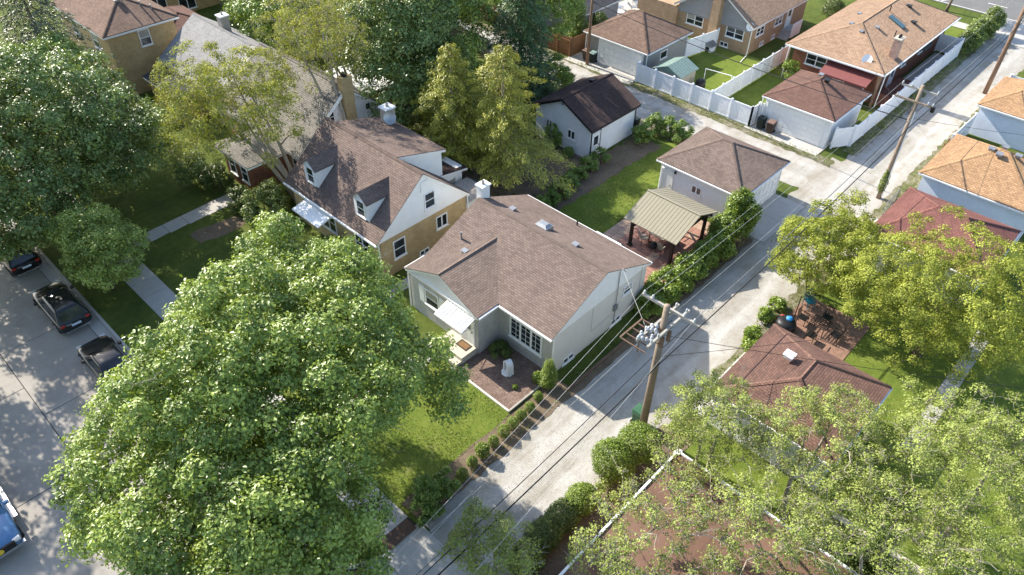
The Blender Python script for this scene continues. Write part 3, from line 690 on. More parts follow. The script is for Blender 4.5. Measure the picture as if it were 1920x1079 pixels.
# ---- cape cod house
def cape():
    h = thing('cape_house', 'one and a half storey yellow brick house with two white dormers and white gable', 'house', (23, 33, 0))
    x0, x1, y0, y1, ze, zr = 19.35, 26.95, 28.95, 38.6, 3.0, 6.2
    xr = 23.25; s = (zr-ze)/(xr-x0)
    MB().box(19.75, 29.15, 0, 26.75, 38.4, 3.1).build('wall', 'yellow_brick', h)
    for y in (29.1, 38.3):
        MB().prism([(19.5, 2.85), (26.85, 2.85), (26.85, 3.0), (xr, zr-.12), (19.5, 3.0)], 'y', y, y+.16).build('gable_siding', 'white', h)
    P = [[(x0, y1, ze), (x0, y0, ze), (xr, y0, zr), (xr, y1, zr)], [(x1, y0, ze), (x1, y1, ze), (xr, y1, zr), (xr, y0, zr)]]
    r = roof_part(h, P, 'roof_cape'); caps(r, [((xr, y0, zr), (xr, y1, zr))], 'roof_cape')
    # dormers on the street slope
    for yc in (31.1, 36.25):
        d = MB()
        xf, xb = 20.05, 22.2; zb = ze+s*(xf-x0); zw, zt, hw = 4.85, 5.46, .68
        d.prism([(yc-hw, zb-.3), (yc+hw, zb-.3), (yc+hw, zw), (yc, zt-.08), (yc-hw, zw)], 'x', xf, xb)
        do = d.build('dormer', 'white_siding', h)
        o = hw+.07; ze2 = zw-.07*(zt-zw)/hw+.03
        xe = x0+(ze2-ze)/s+.05; xt = x0+(zt-ze)/s+.02
        roof_part(do, [[(xf-.12, yc-o, ze2), (xe, yc-o, ze2), (xt, yc, zt), (xf-.12, yc, zt)], [(xe, yc+o, ze2), (xf-.12, yc+o, ze2), (xf-.12, yc, zt), (xt, yc, zt)]], 'roof_cape', 'dormer_roof', None)
        window(h, (xf, yc, 4.25), '-x', .78, 1.15)
    # rear shed dormer
    MB().add([(23.4, 31.6, 6.1), (27.0, 31.6, 5.15), (27.0, 31.6, 3.0), (23.4, 31.6, 5.0), (23.4, 37.4, 6.1), (27.0, 37.4, 5.15), (27.0, 37.4, 3.0), (23.4, 37.4, 5.0)],
             [(0, 3, 2, 1), (4, 5, 6, 7), (0, 1, 5, 4), (1, 2, 6, 5), (0, 4, 7, 3), (2, 3, 7, 6)]).build('shed_dormer', 'white', h)
    rd = roof_part(h, [[(27.25, 31.4, 5.12), (27.25, 37.6, 5.12), (23.27, 37.6, 6.24), (23.27, 31.4, 6.24)]], 'roof_cape', 'shed_dormer_roof')
    for y in (32.6, 35): window(h, (27.0, y, 4.3), '+x', .8, 1.1)
    # rear annex
    MB().box(26.75, 31.9, 0, 29.0, 37.5, 2.9).build('annex_wall', 'white', h)
    roof_part(h, [[(29.3, 31.6, 2.75), (29.3, 37.7, 2.75), (26.8, 37.7, 3.2), (26.8, 31.6, 3.2)]], 'roof_dark', 'annex_roof')
    window(h, (28.0, 31.9, 1.7), '-y', .8, 1.2); window(h, (29.0, 33, 1.7), '+x', .9, 1.2)
    MB().box(27.2, 29.6, 0, 29.0, 31.4, 1.9).build('side_porch', 'white', h)
    MB().slab([(27.0, 29.4, 2.0), (29.2, 29.4, 2.0), (29.2, 31.6, 2.0), (27.0, 31.6, 2.0)], .1).build('porch_roof', 'stone_chim', h)
    chimney(h, 26.7, 36.5, 2.5, 6.35, .7, .7, 'stone_chim', 'metal_white', 1)
    dish(h, (26.3, 35.8, 5.55), (-.5, -.8, .45), .42, 'metal_grey', .5)
    # windows
    window(h, (21.1, 29.15, 1.75), '-y', .95, 1.35); window(h, (24.6, 29.15, 1.95), '-y', .95, .95, 2, False)
    window(h, (23.7, 29.1, 4.05), '-y', .85, 1.15); lb(MB(), (23.35, 29.1, 5.2), '-y', -.28, .28, -.36, .36, 0, .05).build('gable_vent', 'white', h)
    window(h, (23.0, 29.15, .35), '-y', .8, .4, 2, False)
    for y in (31, 34.5): window(h, (19.75, y, 1.7), '-x', 1.5, 1.35, 2, True)
    door(h, (19.75, 36.5, .4), '-x')
    MB().prism([(19.75, 2.75), (18.35, 2.4), (18.35, 2.34), (19.75, 2.6)], 'y', 33.6, 36.4).build('awning', 'metal_white', h)
    downspout(h, 19.55, 29.08, 0, 2.85); downspout(h, 26.85, 29.08, 0, 2.9)
    gutter(h, (x0-.05, y0, ze-.1), (x0-.05, y1, ze-.1))
cape()

# ---- grey roofed house beside the cape
def grey_house():
    h = thing('grey_roofed_house', 'yellow brick house with grey shingle gable roof and tall yellow brick chimney', 'house', (26, 46, 0))
    x0, x1, y0, y1, ze, zr = 21.7, 30.9, 40.55, 51.2, 2.9, 6.5
    MB().box(22.1, 40.95, 0, 30.5, 50.8, 3.1).build('wall', 'yellow_brick', h)
    for y in (40.88, 50.7):
        MB().prism([(22.0, 2.75), (30.6, 2.75), (30.6, 2.95), (26.3, zr-.12), (22.0, 2.95)], 'y', y, y+.18).build('gable_siding', 'white_siding', h)
    r = gable_roof(h, x0, x1, y0, y1, 'y', ze, zr, 'roof_grey')
    MB().prism([(21.75, 2.9), (26.3, 6.43), (26.3, 6.08), (22.05, 2.78)], 'y', y0+.02, y0+.06).build('rake_board', 'white', h)
    c = MB().box(26.0, 40.35, 0, 26.85, 40.9, 7.3).build('chimney', 'yellow_brick', h); MB().lathe((26.4, 40.6, 7.3), [(.2, 0), (.2, .25), (.1, .25)], 10).build('flue', 'metal_black', c)
    window(h, (24.9, 40.88, 4.6), '-y', .85, 1.1); window(h, (28.3, 40.95, 1.7), '-y', 1.1, 1.3); lb(MB(), (28.2, 40.88, 4.3), '-y', -.15, .15, -.2, .2, 0, .06).build('gable_vent', 'metal_black', h)
    window(h, (23.3, 40.95, 1.7), '-y', .9, 1.3)
    # front porch with hip roof
    MB().box(19.1, 42.5, 0, 22.2, 46.2, 2.6).build('porch_wall', 'red_brick', h)
    A, B, C_, D = (18.65, 42.05, 2.75), (21.9, 42.05, 2.75), (21.9, 46.6, 2.75), (18.65, 46.6, 2.75)
    a, b = (21.9, 43.9, 3.7), (21.9, 44.8, 3.7); q = (20.9, 44.3, 3.7)
    roof_part(h, [[A, B, (21.9, 44.3, 3.7), q], [C_, D, q, (21.9, 44.3, 3.7)], [D, A, q]], 'roof_grey', 'porch_roof')
    window(h, (19.1, 43.6, 1.5), '-x', .9, 1.5); window(h, (19.1, 45.2, 1.5), '-x', .9, 1.5)
    window(h, (22.1, 41.6, 1.5), '-x', .8, 1.4); window(h, (22.1, 48.6, 1.6), '-x', 1.4, 1.3, 2)
    MB().box(30.5, 45, 0, 33.5, 50, 2.6).build('annex_wall', 'yellow_brick', h)
    MB().slab([(30.4, 44.7, 2.95), (33.9, 44.7, 2.75), (33.9, 50.3, 2.75), (30.4, 50.3, 2.95)], .14).build('annex_roof', 'metal_white', h)
    for y in (47, 49.2): pipe(r, 25.3, y, 5.6, .4, .05)
grey_house()
def light_house():
    h = thing('light_grey_roofed_house', 'low house with plain light grey shingle roof and stub chimney beside yellow brick house', 'house', (26, 57, 0))
    MB().box(22.6, 53.3, 0, 30, 61.6, 3.0).build('wall', 'yellow_brick', h)
    for y in (53.25, 61.5): MB().prism([(22.6, 2.8), (30, 2.8), (30, 3.0), (26.4, 5.6), (22.6, 3.0)], 'y', y, y+.15).build('gable_siding', 'white', h)
    r = gable_roof(h, 22.3, 30.5, 52.9, 61.95, 'y', 2.9, 5.75, 'roof_lightgrey')
    chimney(h, 27.1, 58.2, 3, 6.35, .7, .7, 'stone_chim', 'metal_white', 1)
    window(h, (22.6, 57, 1.6), '-x', 1.4, 1.2, 2)
    MB().box(20.6, 55.6, 0, 22.6, 60.4, 2.3).build('porch_wall', 'yellow_brick', h)
    roof_part(h, [[(20.3, 60.8, 2.5), (20.3, 55.2, 2.5), (22.55, 55.2, 2.95), (22.55, 60.8, 2.95)]], 'roof_slate', 'porch_roof')
light_house()
def two_storey():
    h = thing('two_storey_house', 'tall yellow brick house with white eaves and dark brown hip roof', 'house', (22, 68, 0))
    MB().box(19.4, 63.2, 0, 25.1, 73, 5.5).build('wall', 'yellow_brick', h)
    r = hip_roof(h, 19.0, 25.5, 62.8, 73.4, 5.5, 7.2, 'roof_rust', half=3.1)
    for x, y, z in ((22.2, 65.2, 6.8), (23.3, 64.6, 6.5), (23.9, 64.1, 6.2)): pipe(r, x, y, z, .35, .07)
    vent_box(r, 21.9, 65.6, 6.95, .35)
    window(h, (22.35, 63.2, 4.45), '-y', .95, 1.35, glass='glass_light')
    window(h, (19.4, 66, 4.2), '-x', 1.2, 1.3); window(h, (19.4, 70, 4.2), '-x', 1.2, 1.3)
    MB().box(25.1, 66, 0, 29.2, 71.2, 2.9).build('annex_wall', 'yellow_brick', h)
    hip_roof(h, 25.15, 29.6, 65.6, 71.5, 3.0, 4.0, 'roof_redbrown', half=2.0, name='annex_roof')
two_storey()
h = thing('far_brick_house', 'far yellow brick wall with dark sliding doors behind the two storey house', 'house', (30, 78, 0))
MB().box(24, 77, 0, 36, 84, 5).build('wall', 'yellow_brick', h); hip_roof(h, 23.6, 36.4, 76.6, 84.4, 5.05, 6.8, 'roof_redbrown')
for x in (29.5, 32.5): window(h, (x, 77, 1.4), '-y', 1.8, 2.1, 2, False)

# ---- garages and sheds
def white_garage():
    h = thing('white_gable_garage', 'white sided garage with dark brown gable roof and two small gable windows', 'garage', (42, 31.7, 0))
    x0, x1, y0, y1, ze, zr = 39.1, 45.2, 28.6, 34.75, 2.7, 4.25
    MB().box(39.4, 28.95, 0, 45.0, 34.4, 2.72).build('wall', 'white_siding', h)
    MB().prism([(28.95, 2.6), (34.4, 2.6), (34.4, 2.75), (31.68, zr-.1), (28.95, 2.75)], 'x', 39.38, 39.5).build('gable_siding', 'white_siding', h)
    MB().prism([(28.95, 2.6), (34.4, 2.6), (34.4, 2.75), (31.68, zr-.1), (28.95, 2.75)], 'x', 44.9, 45.02).build('gable_siding', 'white_siding', h)
    r = gable_roof(h, x0, x1, y0, y1, 'x', ze, zr, 'roof_dark', fascia='metal_black'); vent_box(r, 43.2, 32.1, 4.1, .3, 'metal_black')
    window(h, (39.4, 33.0, 1.55), '-x', .6, .75, 2, False, trim='white', glass='glass_light'); window(h, (39.4, 30.75, 1.5), '-x', .75, .75, 2, False)
    door(h, (40.1, 28.95, 0.05), '-y', .85, 2.0, frame='white')
    for x in (39.5, 40.6): MB().tube([(x, 28.9, 0), (x, 28.9, 2.65)], .045, 6).build('downspout', 'metal_black', h)
    MB().tube([(44.95, 28.85, 0), (44.95, 28.85, 2.65)], .045, 6).build('downspout', 'metal_black', h)
    lb(MB(), (39.4, 31.7, 3.75), '-x', -.05, .05, -.08, .08, 0, .2).build('flood_light', 'metal_grey', h)
white_garage()
def hip_garage(name, label, x0, x1, y0, y1, ze, zr, mat, wall, half=None, ov=.28, trim='white'):
    h = thing(name, label, 'garage', ((x0+x1)/2, (y0+y1)/2, 0))
    MB().box(x0+ov, y0+ov, 0, x1-ov, y1-ov, ze-.02).build('wall', wall, h)
    r = hip_roof(h, x0, x1, y0, y1, ze, zr, mat, trim, half)
    gutter(h, (x0-.04, y0, ze-.11), (x0-.04, y1, ze-.11), trim, .09); gutter(h, (x0, y0-.04, ze-.11), (x1, y0-.04, ze-.11), trim, .09)
    return h, r
h, r = hip_garage('hip_roof_garage', 'white sided garage with brown hip roof behind the gazebo', 39.35, 45.7, 16.2, 23.0, 2.75, 4.3, 'roof_garage', 'white_siding')
garage_door(h, 39.85, 16.48, 45.0, 16.48, 0.05, 2.2, '-y', 4, 8)
MB().box(45.35, 16.44, 0, 45.43, 16.5, 2.6).build('corner_trim', 'white', h)
door(h, (39.63, 22.1, .05), '-x', .85, 2.0, glass=False); window(h, (39.63, 19.7, 1.55), '-x', .8, .62, 2, False, glass='glass_light')
lb(MB(), (39.63, 21.5, 2.2), '-x', -.06, .06, -.1, .08, 0, .14).build('wall_lamp', 'metal_black', h)
h, r = hip_garage('grey_hip_garage', 'grey walled garage with mottled brown hip roof and single white overhead door beside tall pole', 53.2, 60.3, 33.7, 41.0, 2.65, 4.5, 'roof_rust', 'grey_wall')
garage_door(h, 53.48, 34.4, 53.48, 39.2, .06, 2.2, '-x', 4, 8); window(h, (56.2, 33.98, 1.6), '-y', 1.1, .75, 1, False)
vent_box(r, 57.5, 38.3, 4.05, .35, 'plastic_tan'); downspout(h, 53.42, 33.9, 0, 2.5); downspout(h, 53.42, 40.8, 0, 2.5)
h, r = hip_garage('red_brown_hip_garage', 'white garage with reddish brown hip roof and wide panelled door behind brick ranch', 53.45, 60.0, 16.55, 22.65, 2.65, 4.1, 'roof_redbrown', 'white_siding')
garage_door(h, 53.73, 17.4, 53.73, 22.0, .06, 2.2, '-x', 5, 9)
vent_box(r, 57.2, 19.9, 4.0, .3); vent_box(r, 56.6, 19.1, 4.0, .34, 'metal_black'); downspout(h, 53.6, 22.6, 0, 2.5)
h, r = hip_garage('orange_roof_garage', 'pale blue sided garage with weathered orange hip roof and grey vents', 50.9, 58.2, 1.7, 9.2, 2.65, 4.4, 'roof_orange', 'blue_siding')
for x, y in ((54.3, 6.2), (53.9, 5.6), (54.6, 4.6), (55.2, 5.6)): vent_box(r, x, y, 4.25, .35, 'metal_grey')
h, r = hip_garage('tan_orange_garage', 'pale blue sided garage with light orange hip roof beside brown pole', 64.3, 71.1, 2.4, 9.75, 2.65, 4.3, 'roof_orange', 'blue_siding')
h, r = hip_garage('red_roof_garage', 'garage with smooth dark red hip roof between the orange roof garage and leafy trees', 41.8, 48.6, 2.0, 8.9, 2.65, 4.1, 'roof_red', 'white_siding', half=2.6)
garage_door(h, 42.6, 8.62, 47.6, 8.62, .05, 2.2, '+y', 4, 8)
h, r = hip_garage('rust_roof_garage', 'garage with faded red brown hip roof and white roof vent by the gravel alley', 23.9, 30.25, 2.6, 8.95, 2.65, 4.0, 'roof_redbrown', 'white_siding', half=2.4)
vent_box(r, 27.35, 6.9, 3.9, .42, 'metal_white'); garage_door(h, 24.6, 8.67, 29.4, 8.67, .05, 2.2, '+y', 4, 8)
# flat roofed house at the alley corner
h = thing('flat_roofed_house', 'low house with flat rust brown membrane roof and white metal edge', 'house', (12, 2, 0))
MB().box(4.9, -8, 0, 19.1, 7.6, 3.0).build('wall', 'tan_brick', h)
r = MB().slab([(4.6, -8.2, 3.12), (19.3, -8.2, 3.12), (19.3, 7.85, 3.12), (4.6, 7.85, 3.12)], .12).build('roof', 'membrane', h)
for a, b in (((4.6, 7.85, 3.12), (19.4, 7.85, 3.12)), ((19.35, 7.85, 3.12), (19.35, -8.2, 3.12))): MB().bar(a, b, .1, .16).build('roof_edge', 'metal_white', r)
MB().tube([(18.6, 7.2, 3.1), (18.6, 7.2, 4.0)], .03, 6).tube([(18.6, 7.2, 3.95), (18.3, 7.0, 3.1)], .02, 5).tube([(18.6, 7.2, 3.95), (18.9, 7.0, 3.1)], .02, 5).build('mast', 'metal_grey', r)
for x, y in ((10, 3), (15, -2)): pipe(r, x, y, 3.1, .5, .08)
MB().box(19.2, 7.7, 2.75, 19.5, 7.98, 3.2).build('downspout_head', 'metal_white', h)
window(h, (14, 7.6, 1.6), '+y', 1.2, 1.2)
# brick ranch
def ranch():
    h = thing('brick_ranch_house', 'red brick ranch with large tan hip roof, brick chimney and skylight', 'house', (72, 21, 0))
    x0, x1, y0, y1, ze, zr = 63.1, 80.8, 16.9, 25.85, 3.05, 5.0
    MB().box(63.75, 17.55, 0, 80.2, 25.2, 3.0).build('wall', 'red_brick', h)
    r = hip_roof(h, x0, x1, y0, y1, ze, zr, 'roof_tan', half=4.3)
    gutter(h, (x0-.05, y0, ze-.1), (x0-.05, y1, ze-.1), s=.12); gutter(h, (x0, y0-.05, ze-.1), (x1, y0-.05, ze-.1), s=.12)
    chimney(h, 66.4, 17.65, 2.9, 4.95, .85, .55, 'chimney_brick', 'stone_tan', 2)
    sl_ = (zr-ze)/((y1-y0)/2)
    def zy(y): return ze+sl_*(min(y, y0+y1-y)-y0)
    MB().add([(71.2, 19.0, zy(19.0)+.12), (71.9, 19.0, zy(19.0)+.12), (71.9, 20.5, zy(20.5)+.12), (71.2, 20.5, zy(20.5)+.12), (71.2, 19.0, zy(19)-.1), (71.9, 19, zy(19)-.1), (71.9, 20.5, zy(20.5)-.1), (71.2, 20.5, zy(20.5)-.1)],
             [(0, 1, 2, 3), (0, 4, 5, 1), (1, 5, 6, 2), (2, 6, 7, 3), (3, 7, 4, 0)]).build('skylight', 'skylight', r)
    for x, y in ((73.6, 18.9), (75.5, 20.3)): vent_box(r, x, y, zy(y), .4, 'metal_black')
    for x, y in ((67.3, 22.2), (66.5, 20.9), (71, 23.0), (68.4, 20.3)): vent_box(r, x, y, min(zy(y), ze+sl_*(x-x0)), .3, 'metal_grey')
    for x, y in ((69.3, 18.9), (72.3, 20.9)): pipe(r, x, y, zy(y), .5, .05, 'metal_black')
    dish(h, (63.9, 18.9, 3.1), (-.7, -.2, .5), .42, 'metal_white', .35)
    window(h, (63.75, 23.0, 2.1), '-x', 1.9, 1.0, 2, True); window(h, (63.75, 19.5, 2.0), '-x', 1.0, 1.0)
    door(h, (63.75, 20.6, .1), '-x')
    aw = MB().prism([(63.7, 2.55), (62.1, 2.0), (62.1, 1.85), (63.7, 2.45)], 'y', 17.7, 21.9).build('awning', 'awning_red', h)
    for y in (17.9, 21.7): MB().bar((62.2, y, .05), (62.2, y, 1.9), .05).build('awning_post', 'metal_white', h)
    MB().box(62.9, 17.0, 0, 63.1, 17.2, 2.9).build('corner_post', 'wood_brown', h); downspout(h, 63.0, 25.4, 0, 2.9); downspout(h, 63.15, 16.8, 0, 2.9)
    for x in (70, 74): window(h, (x, 17.55, 1.9), '-y', 1.1, 1.0)
    door(h, (67.6, 17.55, .1), '-y')
    MB().prism([(17.55, 2.4), (16.9, 2.1), (16.9, 2.04), (17.55, 2.3)], 'x', 72.8, 75.0).build('side_awning', 'metal_black', h)
    MB().box(63.9, 16.2, 0, 70, 17.5, .35).build('side_deck', 'deck', h)
    MB().box(63.9, 16.15, .35, 64.0, 17.4, 1.1).build('deck_rail', 'deck', h)
ranch()
def tan_house():
    h = thing('tan_brick_house', 'tan brick house with grey sided gable, brick chimney and orange brown roof', 'house', (70, 34, 0))
    x0, x1, y0, y1, ze, zr = 64.3, 76.5, 29.7, 38.6, 2.9, 5.7
    MB().box(64.75, 30.1, 0, 76, 38.2, 3.0).build('wall', 'tan_brick', h)
    MB().prism([(30.1, 2.2), (38.2, 2.2), (38.2, 2.95), (34.15, zr-.12), (30.1, 2.95)], 'x', 64.7, 64.85).build('gable_siding', 'grey_siding', h)
    gable_roof(h, x0, x1, y0, y1, 'x', ze, zr, 'roof_tan')
    c = MB().box(64.1, 33.4, 0, 64.75, 34.3, 6.6).build('chimney', 'tan_brick', h); MB().box(64.0, 33.3, 6.6, 64.85, 34.4, 6.7).build('chimney_cap', 'stone_tan', c)
    for y in (31.7, 36.2): window(h, (64.75, y, 1.75), '-x', 1.9, 1.0, 2, True)
    window(h, (64.75, 32.6, .4), '-x', .9, .45, 2, False)
    for x in (66.6, 70.2): window(h, (x, 30.1, 1.9), '-y', 1.5, .85, 2, True)
    door(h, (72.4, 30.1, .7), '-y')
    s_ = MB()
    for i in range(4): s_.box(71.6-.3*i, 29.0, 0, 73.3, 30.1, .7-.17*i)
    s_.build('steps', 'concrete', h); MB().box(71.3, 28.95, .1, 73.3, 29.02, 1.5).build('railing', 'vinyl', h)
    for x in (67.5, 69.8): window(h, (x, 30.1, .4), '-y', .7, .4, 2, False)
    downspout(h, 64.55, 29.95, 0, 2.8, kick=(-1.6, -.3)); dish(h, (64.5, 30.2, 2.6), (-.6, -.3, .4), .36, 'metal_white', .25)
    MB().box(64.5, 38.2, 0, 70, 43, 2.6).build('annex_wall', 'tan_brick', h)
tan_house()
h = thing('grey_shed_house', 'slate grey garage wall behind the tall arborvitae', 'garage', (58, 46, 0))
MB().box(56.5, 43.6, 0, 62, 49, 2.6).build('wall', 'grey_siding', h); gable_roof(h, 56.2, 62.3, 43.3, 49.3, 'x', 2.65, 4.0, 'roof_slate')
# garden shed with green roof
sh = thing('garden_shed', 'small tan garden shed with ribbed grey green gable roof inside the white fence', 'shed', (54.3, 31.3, 0))
MB().box(53.2, 30.1, 0, 55.6, 32.8, 1.7).build('wall', 'plastic_tan', sh)
MB().prism([(30.1, 1.68), (32.8, 1.68), (31.45, 2.25)], 'x', 53.18, 53.3).build('gable', 'shed_green', sh)
sr = roof_part(sh, [[(53.0, 29.95, 1.7), (55.8, 29.95, 1.7), (55.8, 31.45, 2.35), (53.0, 31.45, 2.35)], [(55.8, 32.95, 1.7), (53.0, 32.95, 1.7), (53.0, 31.45, 2.35), (55.8, 31.45, 2.35)]], 'shed_green', fascia=None)
for i in range(8):
    x = 53.15+i*.35; MB().bar((x, 29.97, 1.715), (x, 31.44, 2.36), .04, .03).bar((x, 32.93, 1.715), (x, 31.46, 2.36), .04, .03).build('roof_rib', 'shed_green', sr)

# ---- gazebo
def gazebo():
    h = thing('gazebo', 'dark timber gazebo with tan metal gable roof on the paved patio', 'gazebo', (35, 18.8, 0))
    xl, xr, xh, y0, y1, ze, zr = 32.6, 37.4, 35.0, 16.75, 20.75, 2.35, 3.3
    r = roof_part(h, [[(xl, y1, ze), (xl, y0, ze), (xh, y0, zr), (xh, y1, zr)], [(xr, y0, ze), (xr, y1, ze), (xh, y1, zr), (xh, y0, zr)]], 'metal_tan', fascia=None)
    n = 16
    for i in range(n+1):
        y = y0+.02+(y1-y0-.04)*i/n
        MB().bar((xl, y, ze+.01), (xh, y, zr+.01), .022, .008).build('roof_rib', 'metal_tan', r); MB().bar((xh, y, zr+.01), (xr, y, ze+.01), .022, .008).build('roof_rib', 'metal_tan', r)
    MB().bar((xh, y0, zr+.02), (xh, y1, zr+.02), .16, .03).build('ridge_cap', 'metal_tan', r)
    for x in (33.15, 36.85):
        for y in (17.25, 20.35):
            p = MB().box(x-.09, y-.09, .03, x+.09, y+.09, 2.35).build('post', 'wood_dark', h)
            MB().box(x-.15, y-.15, .03, x+.15, y+.15, .14).build('post_base', 'wood_dark', p)
            s = 1 if y < 19 else -1; q = 1 if x < 35 else -1
            MB().bar((x, y, 1.6), (x, y+s*.7, 2.25), .1).build('brace', 'wood_dark', p); MB().bar((x, y, 1.6), (x+q*.7, y, 2.25), .1).build('brace', 'wood_dark', p)
    for x in (33.15, 36.85): MB().bar((x, y0+.1, 2.28), (x, y1-.1, 2.28), .1, .16).build('beam', 'wood_dark', h)
    for y in (17.25, 20.35):
        MB().bar((32.9, y, 2.2), (37.1, y, 2.2), .1, .14).build('beam', 'wood_dark', h); MB().bar((xh, y, 2.2), (xh, y, 3.2), .1).build('king_post', 'wood_dark', h)
        MB().bar((33.2, y, 2.32), (xh, y, 3.18), .09).bar((36.8, y, 2.32), (xh, y, 3.18), .09).build('rafter', 'wood_dark', h)
        for x in (34.2, 35.8): MB().bar((x, y, 2.2), (x, y, 2.75), .08).build('strut', 'wood_dark', h)
gazebo()

# ================================================================== FENCES
def fence_run(root, a, b, h=1.75, mat='vinyl', posts=True, step=1.8, zb=.05, boards=10, pw=.13, last=True):
    a = Vector((*a, 0)); b = Vector((*b, 0)); L = (b-a).length; n = max(1, round(L/step)); t = (b-a)/L; nn = Vector((-t.y, t.x, 0))
    for i in range(n+1):
        if i == n and not last: break
        p = a+t*(L*i/n)
        o = MB().box(p.x-pw/2, p.y-pw/2, 0, p.x+pw/2, p.y+pw/2, h+.1).build('post', mat, root)
        MB().add([(p.x-.09, p.y-.09, h+.1), (p.x+.09, p.y-.09, h+.1), (p.x+.09, p.y+.09, h+.1), (p.x-.09, p.y+.09, h+.1), (p.x, p.y, h+.19)], [(0, 1, 4), (1, 2, 4), (2, 3, 4), (3, 0, 4), (3, 2, 1, 0)]).build('post_cap', mat, o)
    for i in range(n):
        p = a+t*(L*i/n+pw/2); q = a+t*(L*(i+1)/n-pw/2); l = (q-p).length
        m = MB()
        for k in range(boards):
            u0 = p+t*(l*k/boards+.006); u1 = p+t*(l*(k+1)/boards-.006); m.bar(u0+Vector((0, 0, zb+h/2)), u1+Vector((0, 0, zb+h/2)), .025, h-.16)
        o = m.build('panel', mat, root)
        for z in (zb+.1, h-.06): MB().bar(p+Vector((0, 0, z)), q+Vector((0, 0, z)), .06, .12).build('rail', mat, o)
f = thing('vinyl_fence', 'white vinyl privacy fence with capped posts along the side alley', 'fence', (52.7, 28, 0))
fence_run(f, (52.7, 34.25), (52.7, 22.85)); fence_run(f, (52.7, 22.85), (53.68, 22.8), 1.75, step=1.2); fence_run(f, (53.68, 22.72), (53.68, 22.45), 1.75, step=.5, boards=2)
f = thing('vinyl_fence', 'short white vinyl fence run joining the grey garage', 'fence', (53.1, 34.3, 0)); fence_run(f, (52.75, 34.35), (53.6, 34.35), step=1)
f = thing('vinyl_fence', 'white vinyl fence dividing two back lawns up to the brick ranch', 'fence', (60, 26.8, 0)); fence_run(f, (52.9, 26.75), (66.5, 26.75), 1.7)
f = thing('vinyl_fence', 'long white vinyl fence beside the ranch following the gravel alley', 'fence', (66, 15.5, 0))
fence_run(f, (55.6, 15.5), (79.0, 15.45), 1.75, step=2.3); fence_run(f, (54.25, 16.45), (55.55, 15.6), 1.75, step=2)
f = thing('vinyl_fence', 'white vinyl cross fence closing the ranch side yard', 'fence', (79, 16.5, 0)); fence_run(f, (79.0, 15.65), (79.0, 17.5), 1.75, step=2.2)
f = thing('vinyl_fence', 'white vinyl fence between grey garage and tan brick house', 'fence', (62, 33.9, 0)); fence_run(f, (60.0, 33.95), (64.3, 33.2), 1.8, step=2)
f = thing('vinyl_fence', 'white vinyl fence beside the light orange roofed garage', 'fence', (62.5, 9.5, 0)); fence_run(f, (59.6, 9.6), (64.3, 9.5), 1.8, step=2.3); fence_run(f, (59.6, 9.5), (59.6, 6.0), 1.8, step=2.3)
f = thing('vinyl_fence', 'white vinyl fence corner behind the light orange roofed garage', 'fence', (73, 9.8, 0)); fence_run(f, (71.3, 9.8), (74.5, 9.8), 1.6, step=1.6); fence_run(f, (74.5, 9.7), (74.5, 7), 1.6, step=1.4)
def board_fence(label, a, b, h=1.8, mat='wood_fence', w=.16, name='wooden_fence', posts=2.2, t_=.025):
    a = Vector((*a, 0)); b = Vector((*b, 0)); L = (b-a).length; t = (b-a)/L; n = int(L/w)
    r = thing(name, label, 'fence', tuple((a+b)/2))
    for i in range(n):
        p = a+t*(i*w+.008); q = a+t*((i+1)*w-.008); hh = h+random.uniform(-.03, .03)
        MB().bar(p+Vector((0, 0, hh/2+.05)), q+Vector((0, 0, hh/2+.05)), t_, hh).build('board', mat, r)
    for z in (.4, h-.25):
        nn = Vector((-t.y, t.x, 0))*.05; MB().bar(a+nn+Vector((0, 0, z)), b+nn+Vector((0, 0, z)), .05, .09).build('rail', mat, r)
    k = int(L/posts)+1
    for i in range(k+1):
        p = a+t*(L*i/k)+Vector((-t.y, t.x, 0))*.08; MB().box(p.x-.05, p.y-.05, 0, p.x+.05, p.y+.05, h+.08).build('post', mat, r)
board_fence('reddish cedar board fence running back from the corner by the pole', (52.5, 41.9), (52.4, 46.5))
board_fence('shaded cedar board fence meeting the grey hip garage', (52.6, 41.8), (58.4, 41.6))
board_fence('far brown board fence beyond the sunlit alley strip', (53.0, 49), (53.2, 62), 1.7)
board_fence('grey board fence of wide planks behind the conifers', (46.9, 47.0), (46.9, 53.5), 1.8, 'wood_grey', .3)
board_fence('weathered dark picket fence between the orange roofed garages', (59.3, 9.3), (59.3, 0.5), 1.5, 'wood_old')
board_fence('reddish brown board gate fence beside the orange roofed garage', (58.4, 9.6), (59.3, 9.6), 1.5, 'wood_fence')
board_fence('dark brown pickets enclosing bins by the red roofed garage', (48.9, 9.3), (50.6, 9.3), 1.2, 'wood_old'); board_fence('dark brown side pickets by the red roofed garage', (48.9, 9.2), (48.9, 7.6), 1.2, 'wood_old')
board_fence('tan horizontal plank fence behind the yellow brick chimney', (31.0, 43.5), (35.5, 43.5), 1.7, 'wood_old', .3)
board_fence('brown picket fence beside the parked white car', (66.5, 42.5), (76, 42.5), 1.3, 'wood_fence', .2)
bw = tag(MB().box(23.2, -4, 0, 23.45, 2.2, .45).box(23.17, -4, .45, 23.5, 2.2, .5).build('retaining_wall', 'stone_tan'), 'low tan stone retaining wall edging the lawn under sparse trees', 'wall')
pl = thing('planter_edging', 'low row of red bricks edging the shrub border by the flat roofed house', 'edging', (16, 8.75, 0))
for i in range(44):
    MB().box(10.8+.25*i, 8.65, 0, 11.03+.25*i, 8.8+random.uniform(0, .02), .16+random.uniform(0, .03)).build('brick', 'red_brick', pl)
cl = thing('chain_link_fence', 'short grey chain link fence beside the overgrown pole', 'fence', (49.5, 9.9, 0))
